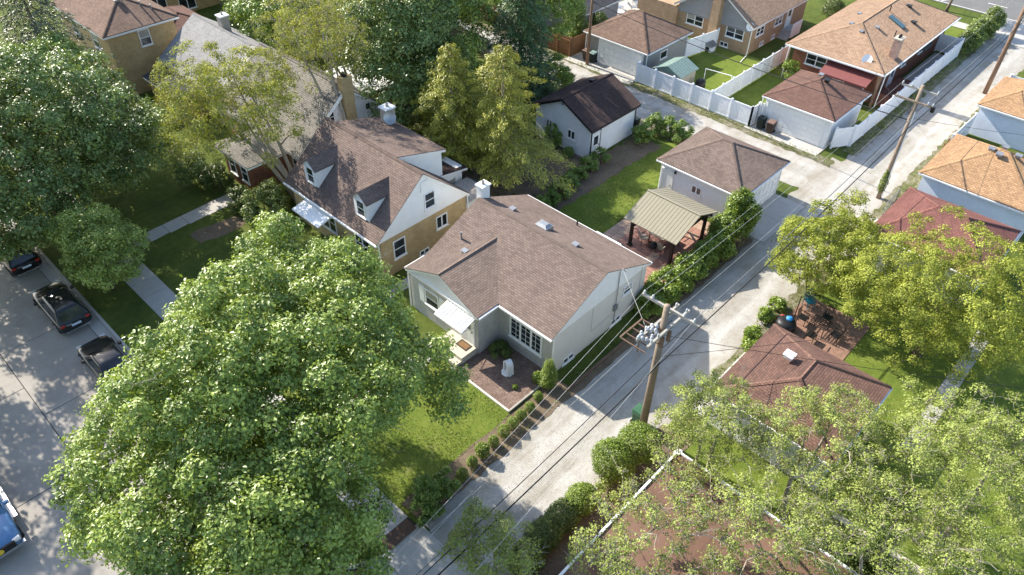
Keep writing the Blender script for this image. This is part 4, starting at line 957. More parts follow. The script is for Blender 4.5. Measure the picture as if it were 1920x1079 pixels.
for x in (48.2, 49.3, 50.4): MB().tube([(x, 9.75, 0), (x, 9.75, 1.2)], .03, 6).build('post', 'metal_grey', cl)
MB().tube([(48.2, 9.75, 1.2), (50.4, 9.75, 1.2)], .022, 6).build('rail', 'metal_grey', cl)
m = MB()
for i in range(28):
    m.tube([(48.2+.08*i, 9.75, .05), (48.2+.08*i, 9.75, 1.2)], .004, 3, False)
m.build('mesh', 'metal_grey', cl)

# ================================================================== POLES AND WIRES
def pole(name, label, x, y, h, r0, r1, mat, lean=(0, 0)):
    p = thing(name, label, 'utility pole', (x, y, 0))
    MB().tube([(x, y, -.2), (x+lean[0]*.5, y+lean[1]*.5, h*.5), (x+lean[0], y+lean[1], h)], [r0, (r0+r1)/2, r1], 14).build('pole', mat, p, smooth=True)
    return p
def insul(par, x, y, z, s=1, mat='porcelain'):
    MB().lathe((x, y, z), [(.025*s, 0), (.06*s, .04*s), (.03*s, .07*s), (.065*s, .1*s), (.03*s, .13*s), (.05*s, .17*s), (.02*s, .2*s)], 10).build('insulator', mat, par, smooth=True)
p1 = pole('utility_pole', 'stout weathered timber pole with steel rack and grey crossarm beside green bin', 21.49, 10.87, 8.55, .19, .14, 'wood_pole')
MB().bar((21.72, 12.3, 8.2), (21.72, 9.5, 8.2), .11, .13).build('crossarm', 'wood_grey', p1)
for y in (12.2, 11.75, 10.1, 9.6): insul(p1, 21.72, y, 8.27)
for y in (10.6, 11.15): MB().bar((19.9, y, 7.35), (23.1, y, 7.35), .1, .13).build('crossarm', 'wood_grey', p1)
for x in (20.2, 20.7, 22.4, 22.9):
    for y in (10.6, 11.15): insul(p1, x, y, 7.42, .9)
fr = MB()
fr.bar((19.75, 11.9, 7.15), (21.35, 11.9, 7.15), .07).bar((19.75, 10.55, 7.15), (19.75, 11.9, 7.15), .05).bar((21.35, 10.9, 7.15), (21.35, 11.9, 7.15), .05)
for x in (20.15, 20.6, 21.0): fr.bar((x, 10.6, 7.15), (x, 11.9, 7.15), .045)
fr.bar((20.2, 11.2, 7.15), (20.2, 11.2, 6.4), .04); fr.bar((19.8, 11.8, 7.1), (21.45, 10.95, 6.3), .035)
fr.build('steel_rack', 'rust', p1)
rnd = random.Random(5)
for i in range(20):
    x = 19.95+1.35*(i/20)+rnd.uniform(-.06, .06); y = 11.0+rnd.uniform(-.28, .28); z = 7.2+rnd.uniform(0, .25)
    MB().lathe((x, y, z), [(.02, 0), (.075, .03), (.035, .06), (.075, .1), (.035, .13), (.07, .17), (.02, .22)], 8).build('insulator', 'porcelain', p1, smooth=True)
for i in range(7):
    a = Vector((20+1.3*rnd.random(), 11+rnd.uniform(-.3, .3), 7.4)); b = Vector((21.2+rnd.uniform(-.6, .8), 10.7+rnd.uniform(-.3, .6), 6.7+rnd.random()*.9))
    c = (a+b)/2+Vector((0, 0, -.3)); MB().tube([a, c, b], .014, 4).build('jumper_wire', 'cable_black', p1)
for x in (21.2, 21.75): MB().box(x-.05, 10.55, 6.35, x+.05, 10.72, 7.0).build('hanger', 'wood_old', p1)
MB().tube([(21.55, 10.68, .1), (21.53, 10.7, 6.0)], .02, 6).build('ground_conduit', 'wood_grey', p1)
p2 = pole('utility_pole', 'timber pole with two crossarms and pale conduit where the alleys meet', 50.2, 10.85, 8.65, .18, .13, 'wood_pole', (.05, .1))
MB().bar((50.35, 12.25, 8.3), (50.35, 9.9, 8.3), .1, .12).build('crossarm', 'wood_grey', p2); MB().bar((50.1, 12.35, 7.55), (50.1, 9.8, 7.55), .1, .12).build('crossarm', 'wood_pole', p2)
for y in (12.2, 11.6, 9.95): insul(p2, 50.35, y, 8.36)
for y in (12.2, 10.2, 9.9): insul(p2, 50.1, y, 7.62)
MB().box(50.0, 9.72, 7.25, 50.22, 9.95, 7.6).build('cutout_switch', 'metal_black', p2)
MB().tube([(50.12, 10.68, .3), (50.17, 10.78, 6.9)], .04, 8).build('conduit', 'metal_white', p2)
for i in range(5):
    a = Vector((50.2, 10.9+rnd.uniform(-.9, 1.2), 7.6)); b = Vector((50.2+rnd.uniform(-.3, .3), 10.9+rnd.uniform(-.4, .4), 6.6)); MB().tube([a, (a+b)/2+Vector((.2, .1, -.5)), b], .013, 4).build('jumper_wire', 'cable_black', p2)
p3 = pole('utility_pole', 'brown timber pole beside the grey hip garage and its bins', 52.3, 39.6, 7.6, .15, .11, 'wood_brown')
MB().bar((52.3, 39.2, 6.9), (52.3, 40.0, 6.9), .07).build('bracket_arm', 'wood_grey', p3); insul(p3, 52.3, 39.85, 6.94)
p4 = pole('utility_pole', 'thick smooth brown pole by the light orange roofed garage', 73.0, 10.9, 9.2, .2, .15, 'wood_brown')
MB().bar((73.15, 12.2, 8.7), (73.15, 9.9, 8.7), .1, .12).build('crossarm', 'wood_grey', p4)
def wire(label, pts, r, mat, sag=.25, group=None):
    P = []
    for a, b in zip(pts[:-1], pts[1:]):
        a, b = Vector(a), Vector(b); n = 12; L = (b-a).length; sg = sag*(L/30)**2
        for i in range(n): 
            t = i/n; q = a.lerp(b, t); q.z -= 4*sg*t*(1-t); P.append(q)
    P.append(Vector(pts[-1]))
    return tag(MB().tube(P, r, 5).build('overhead_wire', mat, smooth=True), label, 'wire', group)
wire('thick black cable bundle strung low along the alley between the poles', [(-12, 10.75, 4.4), (21.49, 10.68, 5.0), (50.2, 10.7, 5.9), (73, 10.75, 6.2), (115, 10.8, 6.2)], .03, 'cable_black', .35)
wire('thin black cable just beside the thick bundle along the alley', [(-12, 11.0, 4.7), (21.49, 11.05, 5.25), (50.2, 11.0, 6.15), (73, 11, 6.4), (115, 11, 6.4)], .018, 'cable_black', .4)
wire('pale bare wire on the outer end of the crossarm nearest the bungalow', [(-12, 9.6, 6.7), (21.72, 12.2, 8.45), (50.35, 12.2, 8.55), (73.15, 12.1, 8.85), (115, 12, 8.9)], .006, 'cable_grey', .35)
wire('pale bare wire second along the crossarm on the bungalow side', [(-12, 9.2, 6.7), (21.72, 11.75, 8.45), (50.35, 11.6, 8.55), (73.15, 11.6, 8.85), (115, 11.5, 8.9)], .006, 'cable_grey', .35)
wire('pale bare wire on the crossarm end over the flat roofed house', [(-12, 7.4, 6.7), (21.72, 9.6, 8.45), (50.35, 9.95, 8.55), (73.15, 10, 8.85), (115, 10, 8.9)], .0055, 'cable_grey', .35)
wire('grey wire hung from the steel rack along the alley', [(-12, 11.3, 6.6), (20.6, 11.2, 7.0), (50.1, 11.3, 7.2)], .0055, 'cable_grey', .4)
wire('grey service drop from the steel rack to the bungalow mast', [(20.9, 11.3, 7.2), (26.35, 16.3, 4.35)], .008, 'cable_grey', .8)
wire('black service line from the rack over the rust roofed garage', [(21.5, 10.8, 6.8), (33, -2, 4.0)], .012, 'cable_black', .5)
wire('second black service line over the rust roofed garage', [(21.5, 10.8, 5.4), (36, 2, 3.6)], .012, 'cable_black', .5)
wire('black cable bundle crossing the side alley above the garage roofs', [(50.2, 10.95, 6.2), (52.3, 39.6, 5.9), (52.6, 75, 5.8)], .032, 'cable_black', .5)
wire('thin cable above the bundle along the side alley', [(50.2, 10.95, 6.8), (52.3, 39.6, 6.4), (52.6, 75, 6.4)], .014, 'cable_black', .5)
wire('black service line from the crossarm pole to the brick ranch', [(50.2, 11.0, 6.6), (63.6, 18, 3.0)], .011, 'cable_black', .5)
wire('black service line from the crossarm pole over the orange roofed garage', [(50.2, 10.8, 6.4), (62, 1, 3.6)], .011, 'cable_black', .5)

# ================================================================== VEHICLES (local: +Y forward, X right)
def loft(secs, closed=True):
    m = MB(); n = len(secs[0]); 
    for s in secs: m.v += [tuple(p) for p in s]
    for i in range(len(secs)-1):
        for k in range(n if closed else n-1):
            k2 = (k+1) % n; m.f.append((i*n+k, i*n+k2, (i+1)*n+k2, (i+1)*n+k))
    m.f.append(tuple(range(n))); m.f.append(tuple((len(secs)-1)*n+k for k in reversed(range(n))))
    return m
def sect(y, w, z0, z1, crown, tum=.9):
    h = []
    for x, z in ((.82, z0), (.97, z0+.12), (1., z0+(z1-z0)*.45), (.985, z0+(z1-z0)*.8), (tum, z1-.02)): h.append((x*w, z))
    h += [(w*.55, z1+crown*.75)]
    r = [(x, y, z) for x, z in h]; l = [(-x, y, z) for x, z in reversed(h)]
    return r+[(0, y, z1+crown)]+l
def car(label, paint, loc, rz, style='suv', group=None, name='parked_car', cat='car'):
    c = thing(name, label, cat, loc, group, local=True); c.rotation_euler = (0, 0, rz)
    L, W, H = {'suv': (4.55, .93, 1.64), 'sedan': (4.7, .9, 1.45), 'pickup': (5.7, 1.0, 1.88)}[style]
    hl = L/2; zb = 1.0 if style != 'sedan' else .88
    if style == 'pickup': zb = 1.12
    z0 = .27 if style != 'pickup' else .42
    st_ = [(-hl, .86, z0+.14, zb-.12, .02), (-hl+.12, .95, z0+.04, zb-.02, .03), (-hl+.7, 1., z0, zb, .03), (-.4, 1., z0, zb+.01, .03), (hl-1.7, 1., z0, zb, .04),
           (hl-1.1, .99, z0, zb-.03, .05), (hl-.45, .95, z0+.02, zb-.1, .06), (hl-.1, .88, z0+.06, zb-.24, .05), (hl, .8, z0+.14, zb-.34, .03)]
    b = loft([sect(y, W*w, a, z, k) for y, w, a, z, k in st_]).build('body', paint, c, smooth=True)
    sb = b.modifiers.new('subsurf', 'SUBSURF'); sb.levels = 1; sb.render_levels = 2
    # greenhouse
    if style == 'suv': yr0, yr1, yt0, yt1 = -hl+.12, hl-1.25, -hl+.55, hl-2.1
    elif style == 'sedan': yr0, yr1, yt0, yt1 = -hl+.75, hl-1.25, -hl+1.5, hl-2.1
    else: yr0, yr1, yt0, yt1 = -.55, hl-1.5, -.35, hl-2.3
    def ring(t):
        w0, w1 = W*.9, W*.68
        w_ = w0+(w1-w0)*t; z = zb-.03+(H-zb)*t; a = yr0+(yt0-yr0)*t; e = yr1+(yt1-yr1)*t
        return [(-w_, a, z), (w_, a, z), (w_, e, z), (-w_, e, z)]
    r0, r1 = ring(0), ring(.96)
    rt = ring(1.0); top = [(x*.9, y, z+.03) for x, y, z in rt]
    g_ = MB(); g_.v = r0+r1+[(x*.93, y+(.12 if y < 0 else -.12), z) for x, y, z in top]
    for i in range(2):
        for k in range(4): g_.f.append((i*4+k, i*4+(k+1) % 4, i*4+4+(k+1) % 4, i*4+4+k))
    g_.f.append((8, 9, 10, 11))
    cb = g_.build('cabin', paint, c, bevel=.08, smooth=True)
    def face(k, ins, name, off=.012):
        a, b_, d, e = Vector(r0[k]), Vector(r0[(k+1) % 4]), Vector(r1[(k+1) % 4]), Vector(r1[k])
        n = (b_-a).cross(e-a).normalized(); m0 = (a+b_+d+e)/4
        if n.dot(m0-Vector((0, (yr0+yr1)/2, m0.z))) < 0: n = -n
        for u0, u1 in ins:
            def P(u, v): return (a.lerp(b_, u)).lerp(e.lerp(d, u), v)+n*off
            MB().add([P(u0, .12), P(u1, .12), P(u1, .9), P(u0, .9)], [(0, 1, 2, 3)]).build(name, 'glass', c)
    face(0, [(.08, .92)], 'rear_window'); face(2, [(.07, .93)], 'windscreen')
    for k in (1, 3): face(k, [(.06, .3), (.33, .6), (.63, .9)] if style == 'suv' else [(.1, .48), (.52, .9)], 'side_window')
    # roof details
    if style == 'suv':
        for s in (-1, 1): MB().bar((s*W*.58, yt0+.2, H+.05), (s*W*.58, yt1-.1, H+.05), .035).build('roof_rail', 'metal_black', c)
        MB().slab([(-.4, .15, H+.04), (.4, .15, H+.04), (.4, yt1-.2, H+.04), (-.4, yt1-.2, H+.04)], .02).build('sunroof', 'glass', c)
    if style == 'pickup':
        MB().slab([(-W*.86, -hl+.12, zb+.06), (W*.86, -hl+.12, zb+.06), (W*.86, -.65, zb+.06), (-W*.86, -.65, zb+.06)], .03).build('bed_cover', 'metal_black', c)
        for s in (-1, 1): MB().box(s*W*.98, -1.2, .42, s*W*1.16, 1.25, .5).build('running_board', 'chrome', c)
        MB().box(-.62, hl-.07, .62, .62, hl+.02, .9).build('grille', 'metal_black', c); MB().lathe((0, 0, 0), [(.0, 0), (.14, 0), (.14, .03), (.0, .03)], 20).build('emblem', 'yellow', c).matrix_basis = Matrix.Translation((0, hl+.02, .76)) @ Matrix.Rotation(-PI/2, 4, 'X')
        MB().box(-.95, hl-.12, .45, .95, hl+.06, .6).build('front_bumper', 'chrome', c)
    # wheels
    for s in (-1, 1):
        for y in (-hl+.85, hl-.88):
            rw = .35 if style != 'pickup' else .42
            wv = MB()
            n = 20
            pr_ = [(rw*.6, -.11), (rw*.95, -.11), (rw, -.06), (rw, .06), (rw*.95, .11), (rw*.6, .11)]
            vs = [(s*(W-.16)+t, y+r*math.cos(2*PI*k/n), rw+r*math.sin(2*PI*k/n)) for r, t in pr_ for k in range(n)]
            wv.add(vs, [(i*n+k, i*n+(k+1) % n, (i+1)*n+(k+1) % n, (i+1)*n+k) for i in range(5) for k in range(n)])
            wo_ = wv.build('wheel', 'rubber', c, smooth=True)
            rm = MB(); xo = s*(W-.16)+s*.09
            vs = [(xo, y, rw)]+[(xo+s*.01*(k % 2), y+rw*.62*math.cos(2*PI*k/n), rw+rw*.62*math.sin(2*PI*k/n)) for k in range(n)]
            rm.add(vs, [(0, 1+k, 1+(k+1) % n) for k in range(n)]).build('rim', 'chrome', wo_)
            MB().add([(s*(W+.004), y+(rw+.07)*math.cos(PI*k/12), rw+(rw+.07)*math.sin(PI*k/12)) for k in range(13)]+[(s*(W-.2), y+(rw+.07)*math.cos(PI*k/12), rw+(rw+.07)*math.sin(PI*k/12)) for k in range(13)],
                     [(k, k+1, 14+k, 13+k) for k in range(12)]).build('wheel_arch', 'metal_black', c)
    for s in (-1, 1):
        MB().box(s*W*.6, -hl+.02, zb-.22, s*W*.86, -hl+.16, zb-.06).build('tail_light', 'lamp_red', c, bevel=.03)
        MB().box(s*W*.55, hl-.2, zb-.36, s*W*.86, hl-.02, zb-.22).build('headlight', 'lamp_white', c, bevel=.02)
        MB().box(s*W*.98, yr1-.55, zb, s*W*1.2, yr1-.38, zb+.16).build('wing_mirror', paint, c, bevel=.03)
    MB().box(-.26, -hl-.015, zb-.32, .26, -hl, zb-.18).build('licence_plate', 'plate', c)
    MB().box(-W*.7, -hl-.02, .36, W*.7, -hl+.12, .42).build('rear_bumper', 'chrome' if style == 'suv' else paint, c, bevel=.02)
    if style == 'suv': MB().box(-.5, -hl-.02, zb-.16, -.2, -hl+.02, zb-.1).build('badge', 'chrome', c)
    return c
ZC = ZS+.0
car('dark green black SUV with sunroof parked under the small tree at the kerb', 'car_dark', (4.78, 40.25, ZC), 0)
car('black SUV half hidden under the big dark tree at the kerb', 'car_black', (4.75, 47.4, ZC), 0)
car('black car under the edge of the big maple at the kerb', 'car_charcoal', (4.75, 33.9, ZC), 0, 'sedan')
car('white car almost covered by the big maple crown', 'car_white', (4.7, 28.5, ZC), 0, 'suv')
car('white car peeking out under the maple near the kerb corner', 'car_white', (4.65, 20.1, ZC), 0, 'sedan')
car('bright blue pickup truck with silver running board parked across the street', 'car_blue', (-3.25, 29.2, ZC), PI, 'pickup', name='pickup_truck', cat='truck')
car('white SUV parked beside the grey hip garage', 'car_white', (66.6, 40.9, .06), R(90), 'suv')
car('dark car parked on the far street beyond the ranch', 'car_black', (93.9, 27, .05), 0, 'sedan')

# ================================================================== SMALL THINGS
def bin_(label, x, y, mat, lid, rz=0, group=None):
    b = thing('wheelie_bin', label, 'bin', (x, y, .05), group, local=True); b.rotation_euler = (0, 0, rz)
    w0, w1, h = .24, .3, .95
    MB().add([(-w0, -w0, .08), (w0, -w0, .08), (w0, w0, .08), (-w0, w0, .08), (-w1, -w1, h), (w1, -w1, h), (w1, w1, h), (-w1, w1, h)],
             [(3, 2, 1, 0), (4, 5, 6, 7), (0, 1, 5, 4), (1, 2, 6, 5), (2, 3, 7, 6), (3, 0, 4, 7)]).build('body', mat, b, bevel=.03)
    MB().add([(-.33, -.35, h), (.33, -.35, h), (.33, .33, h), (-.33, .33, h), (-.28, -.3, h+.07), (.28, -.3, h+.07), (.28, .26, h+.11), (-.28, .26, h+.11)],
             [(4, 5, 6, 7), (0, 1, 5, 4), (1, 2, 6, 5), (2, 3, 7, 6), (3, 0, 4, 7), (3, 2, 1, 0)]).build('lid', lid, b, bevel=.02)
    MB().tube([(-.26, .38, h-.02), (.26, .38, h-.02)], .02, 6).build('handle', mat, b)
    for s in (-1, 1): MB().tube([(s*.2, .27, .11), (s*.28, .27, .11)], .11, 12).build('wheel', 'rubber', b)
bin_('green wheeled bin standing behind the utility pole', 21.7, 11.25, 'bin_green', 'bin_green', R(90))
bin_('dark green bin beside the panelled garage door against the fence', 53.05, 22.0, 'bin_dark', 'bin_dark', R(-90))
bin_('brown bin with pale brown lid beside the panelled garage door', 53.0, 21.1, 'bin_brown', 'bin_lid', R(-90))
bin_('brown bin with reddish lid beside the timber pole', 53.0, 40.3, 'bin_brown', 'bin_lid', R(-90))
bin_('dark bin with grey green lid beside the white overhead door', 53.0, 39.5, 'bin_dark', 'bin_teal', R(-90))
bin_('dark bin at the corner of the white gable garage', 45.6, 29.2, 'bin_dark', 'bin_dark', R(90))
bin_('dark bin behind the red roofed garage', 49.6, 8.4, 'bin_dark', 'bin_dark', 0)
# grotto statue
sg = thing('grotto_statue', 'small white arched grotto statue standing in the mulch bed', 'statue', (19.5, 18.35, .06), local=True); sg.rotation_euler = (0, 0, R(-20))
m = MB(); n = 16; prof = []
for k in range(n+1):
    a = PI*k/n; prof.append((.27*math.cos(a), .52+.36*math.sin(a)))
outer = [(.3, .0)]+prof+[(-.3, .0)]; inner = [(.18, .0)]+[(x*.66, .5+(z-.52)*.75) for x, z in prof]+[(-.18, 0)]
N = len(outer); vs = []
for xx in (-.16, .2):
    vs += [(xx, a, z) for a, z in outer]+[(xx, a, z) for a, z in inner]
fs = []
for i in range(N-1):
    fs += [(i, i+1, N+i+1, N+i), (2*N+i, 3*N+i, 3*N+i+1, 2*N+i+1), (i, 2*N+i, 2*N+i+1, i+1), (N+i, N+i+1, 3*N+i+1, 3*N+i)]
m.add(vs, fs).build('arch', 'stone_white', sg)
MB().prism([(y, z) for y, z in inner], 'x', .12, .17).build('niche_back', 'blue_grey', sg)
MB().lathe((0, 0, 0), [(.11, 0), (.12, .08), (.08, .3), (.1, .42), (.05, .5), (.06, .56), (.05, .62), (.01, .65)], 14).build('figure', 'stone_white', sg, smooth=True)
MB().lathe((-.02, 0, 0), [(.36, -.02), (.36, .04), (.28, .08)], 8).build('base', 'stone_white', sg)
# patio furniture
tb_ = thing('patio_table', 'dark patio table with tan top under the gazebo', 'table', (35.0, 19.2, .06))
MB().box(34.3, 18.6, .72, 35.7, 19.8, .76).build('tabletop', 'plastic_tan', tb_, bevel=.02)
for x in (34.4, 35.6):
    for y in (18.7, 19.7): MB().tube([(x, y, .06), (x, y, .72)], .03, 6).build('leg', 'metal_black', tb_)
def chair(label, x, y, rz, mat='metal_black', seat='plastic_tan', group=None, loc=.06):
    c = thing('patio_chair', label, 'chair', (x, y, loc), group, local=True); c.rotation_euler = (0, 0, rz)
    MB().box(-.26, -.26, .4, .26, .26, .45).build('seat', seat, c, bevel=.02)
    m = MB()
    for i in range(5): m.bar((-.22+.11*i, -.26, .45), (-.22+.11*i, -.34, .98), .025)
    m.bar((-.26, -.34, .98), (.26, -.34, .98), .035); m.build('backrest', mat if seat != 'plastic_tan' else seat, c)
    for sx in (-.24, .24):
        for sy in (-.24, .24): MB().tube([(sx, sy, 0), (sx, sy, .42)], .02, 6).build('leg', mat, c)
        MB().bar((sx, -.28, .66), (sx, .24, .64), .035).build('armrest', mat, c)
chair('tan cushioned chair beside the gazebo table facing the garage', 34.0, 19.9, R(-120)); chair('tan cushioned chair at the gazebo table nearest the bungalow', 33.9, 18.5, R(-90)); chair('tan cushioned chair at the gazebo table on the garage side', 36.1, 19.1, R(90)); chair('tan cushioned chair at the gazebo table on the alley side', 35.0, 18.2, 0)
gr = thing('kettle_grill', 'black kettle grill with small red wheels on the red patio', 'grill', (33.4, 18.75, .06))
MB().lathe((33.4, 18.75, .5), [(.05, 0), (.22, .08), (.29, .24), (.29, .28), (.22, .42), (.06, .5)], 18).build('bowl', 'metal_black', gr, smooth=True)
for k in range(3):
    a = 2*PI*k/3; MB().tube([(33.4+.15*math.cos(a), 18.75+.15*math.sin(a), .6), (33.4+.32*math.cos(a), 18.75+.32*math.sin(a), .06)], .018, 6).build('leg', 'metal_grey', gr)
pt_ = tag(MB().lathe((33.9, 19.2, .06), [(.16, 0), (.24, .32), (.26, .32), (.26, .38), (.2, .38), (.19, .3)], 14).build('clay_pot', 'red_brick'), 'terracotta pot beside the gazebo table', 'pot')
# iron set on the brick patio
it = thing('iron_table', 'black wrought iron table on the brick patio', 'table', (34.3, 7.7, .06))
m = MB()
for i in range(7): m.bar((33.85+.15*i, 7.2, .74), (33.85+.15*i, 8.2, .74), .03); m.bar((33.82, 7.2+.165*i, .74), (34.8, 7.2+.165*i, .74), .03)
m.build('tabletop', 'metal_black', it)
for x in (33.9, 34.7):
    for y in (7.3, 8.1): MB().tube([(x, y, .06), (x, y, .74)], .025, 6).build('leg', 'metal_black', it)
for x, y, a, t_ in ((33.3, 7.7, -90, 'garage side'), (35.3, 7.7, 90, 'lawn side'), (34.3, 6.7, 0, 'far end'), (34.3, 8.7, 180, 'alley end')): chair('black iron chair at the %s of the iron table' % t_, x, y, R(a), 'metal_black', 'metal_black')
chair('teal plastic chair standing under the leafy tree by the brick patio', 35.9, 9.1, R(150), 'teal', 'teal')
fp = thing('covered_grill', 'black covered round grill with blue lid beside the rust roofed garage', 'grill', (33.2, 9.2, .06))
MB().lathe((33.2, 9.2, .06), [(.55, 0), (.6, .35), (.5, .55), (.2, .62)], 18).build('cover', 'metal_black', fp, smooth=True); MB().lathe((33.35, 9.15, .66), [(.18, 0), (.2, .12), (.1, .2)], 12).build('lid', 'blue', fp)
MB().lathe((33.6, 9.6, .06), [(.12, 0), (.15, .4), (.1, .45)], 10).build('bucket', 'red', fp)
MB().tube([(33.6, 9.0, .06), (33.7, 9.05, 2.3)], .03, 6).build('pole', 'metal_black', fp)
# yard things by the tan brick house
dh = thing('dog_house', 'small pale grey dog house against the tan brick wall', 'dog house', (63.2, 33.2, 0))
MB().box(62.8, 32.8, 0, 63.6, 33.7, .6).build('wall', 'vinyl', dh); MB().prism([(32.7, .58), (33.8, .58), (33.25, .95)], 'x', 62.7, 63.7).build('roof', 'metal_grey', dh); MB().box(62.78, 33.05, .05, 62.82, 33.45, .5).build('doorway', 'metal_black', dh)
tp = thing('covered_barbecue', 'black covered barbecue standing inside the white fence near the shed', 'grill', (55.2, 29.2, .03))
MB().lathe((55.2, 29.2, .03), [(.42, 0), (.46, .6), (.44, .95), (.25, 1.12), (.05, 1.15)], 14).build('cover', 'metal_black', tp, smooth=True)
cp = thing('clothes_pole', 'white metal clothes frame on the fenced lawn', 'clothes frame', (56.6, 28.5, 0))
MB().tube([(56.4, 29.6, 0), (56.4, 29.6, 1.6)], .03, 6).build('post', 'metal_white', cp); MB().tube([(56.8, 27.2, 0), (56.8, 27.2, 1.6)], .03, 6).build('post', 'metal_white', cp); MB().tube([(56.4, 29.6, 1.6), (56.8, 27.2, 1.6)], .03, 6).build('bar', 'metal_white', cp)
tr = thing('trampoline', 'small round trampoline with blue mat behind the cape house', 'trampoline', (30.4, 32.4, 0))
MB().lathe((30.4, 32.4, .55), [(.0, 0), (.42, 0), (.42, .02), (0, .02)], 20).build('mat', 'pool_blue', tr); MB().lathe((30.4, 32.4, .55), [(.42, -.02), (.56, -.02), (.56, .03), (.42, .03)], 20).build('rim', 'metal_grey', tr)
for k in range(4): MB().tube([(30.4+.5*math.cos(k*PI/2), 32.4+.5*math.sin(k*PI/2), 0), (30.4+.5*math.cos(k*PI/2), 32.4+.5*math.sin(k*PI/2), .55)], .02, 6).build('leg', 'metal_grey', tr)
ot = thing('garden_table', 'round white garden table on the far driveway', 'table', (63.4, 44.4, .05))
MB().lathe((63.4, 44.4, .7), [(.0, 0), (.55, 0), (.55, .05), (0, .05)], 18).build('tabletop', 'metal_white', ot); MB().tube([(63.4, 44.4, .05), (63.4, 44.4, .7)], .05, 8).build('leg', 'metal_black', ot)
for i, (x, y, a) in enumerate(((66.4, 44.5, 40), (67.6, 45.2, -30), (64.8, 45.6, 100))):
    lg = thing('lounge_chair', ['grey reclined lounge chair on the far driveway', 'grey lounge chair turned toward the picket fence', 'grey lounge chair beside the round white table'][i], 'chair', (x, y, .05), local=True); lg.rotation_euler = (0, 0, R(a))
    MB().box(-.3, -.8, .3, .3, .4, .36).build('seat', 'metal_grey', lg); MB().add([(-.3, .4, .36), (.3, .4, .36), (.3, .9, .85), (-.3, .9, .85), (-.3, .45, .31), (.3, .45, .31), (.3, .95, .8), (-.3, .95, .8)], [(0, 1, 2, 3), (7, 6, 5, 4), (0, 4, 5, 1), (1, 5, 6, 2), (2, 6, 7, 3), (3, 7, 4, 0)]).build('backrest', 'metal_grey', lg)
    for sx in (-.27, .27):
        for sy in (-.7, .35): MB().tube([(sx, sy, 0), (sx, sy, .3)], .02, 6).build('leg', 'metal_black', lg)

# ================================================================== VEGETATION
def leaf_obj(name, P, Nn, size, mat, parent, asp=.62, seed=0, val=None, tang=None, fold=.18):
    rg = np.random.default_rng(seed); n = len(P)
    Nn = Nn/np.maximum(np.linalg.norm(Nn, axis=1, keepdims=True), 1e-6)
    t = rg.normal(size=(n, 3)) if tang is None else tang + rg.normal(size=(n, 3))*.25
    t -= Nn*(t*Nn).sum(1, keepdims=True); t /= np.maximum(np.linalg.norm(t, axis=1, keepdims=True), 1e-6)
    b = np.cross(Nn, t); s = size[:, None]
    V = np.empty((n, 4, 3)); V[:, 0] = P-t*s*.5; V[:, 2] = P+t*s*.5; V[:, 1] = P+b*s*asp*.5+Nn*s*fold; V[:, 3] = P-b*s*asp*.5+Nn*s*fold
    off = np.array(WL.get(parent.name, Vector())); V = (V-off).reshape(-1, 3)
    base = np.arange(n)*4
    T = np.stack([base, base+1, base+2, base, base+2, base+3], 1).reshape(-1)
    me = bpy.data.meshes.new(name); me.vertices.add(n*4); me.vertices.foreach_set('co', V.ravel().astype(np.float32))
    me.loops.add(n*6); me.loops.foreach_set('vertex_index', T.astype(np.int32)); me.polygons.add(n*2)
    me.polygons.foreach_set('loop_start', (np.arange(n*2)*3).astype(np.int32)); me.polygons.foreach_set('loop_total', np.full(n*2, 3, np.int32))
    me.update(calc_edges=True)
    at = me.attributes.new('v', 'FLOAT', 'POINT')
    v = rg.random(n) if val is None else np.clip(val, 0, 1)
    at.data.foreach_set('value', np.repeat(v, 4).astype(np.float32))
    me.materials.append(mat); o = bpy.data.objects.new(name, me); COL.objects.link(o); o.parent = parent
    return o
def lobes(rg, k=7):
    d = rg.normal(size=(k, 3)); d /= np.linalg.norm(d, axis=1, keepdims=True); f = rg.uniform(2, 5, k); ph = rg.uniform(0, 6.28, k)
    return lambda D: sum(np.cos(f[i]*(D @ d[i])*1.6+ph[i]) for i in range(k))/k
def sph(rg, n):
    d = rg.normal(size=(n, 3)); return d/np.linalg.norm(d, axis=1, keepdims=True)
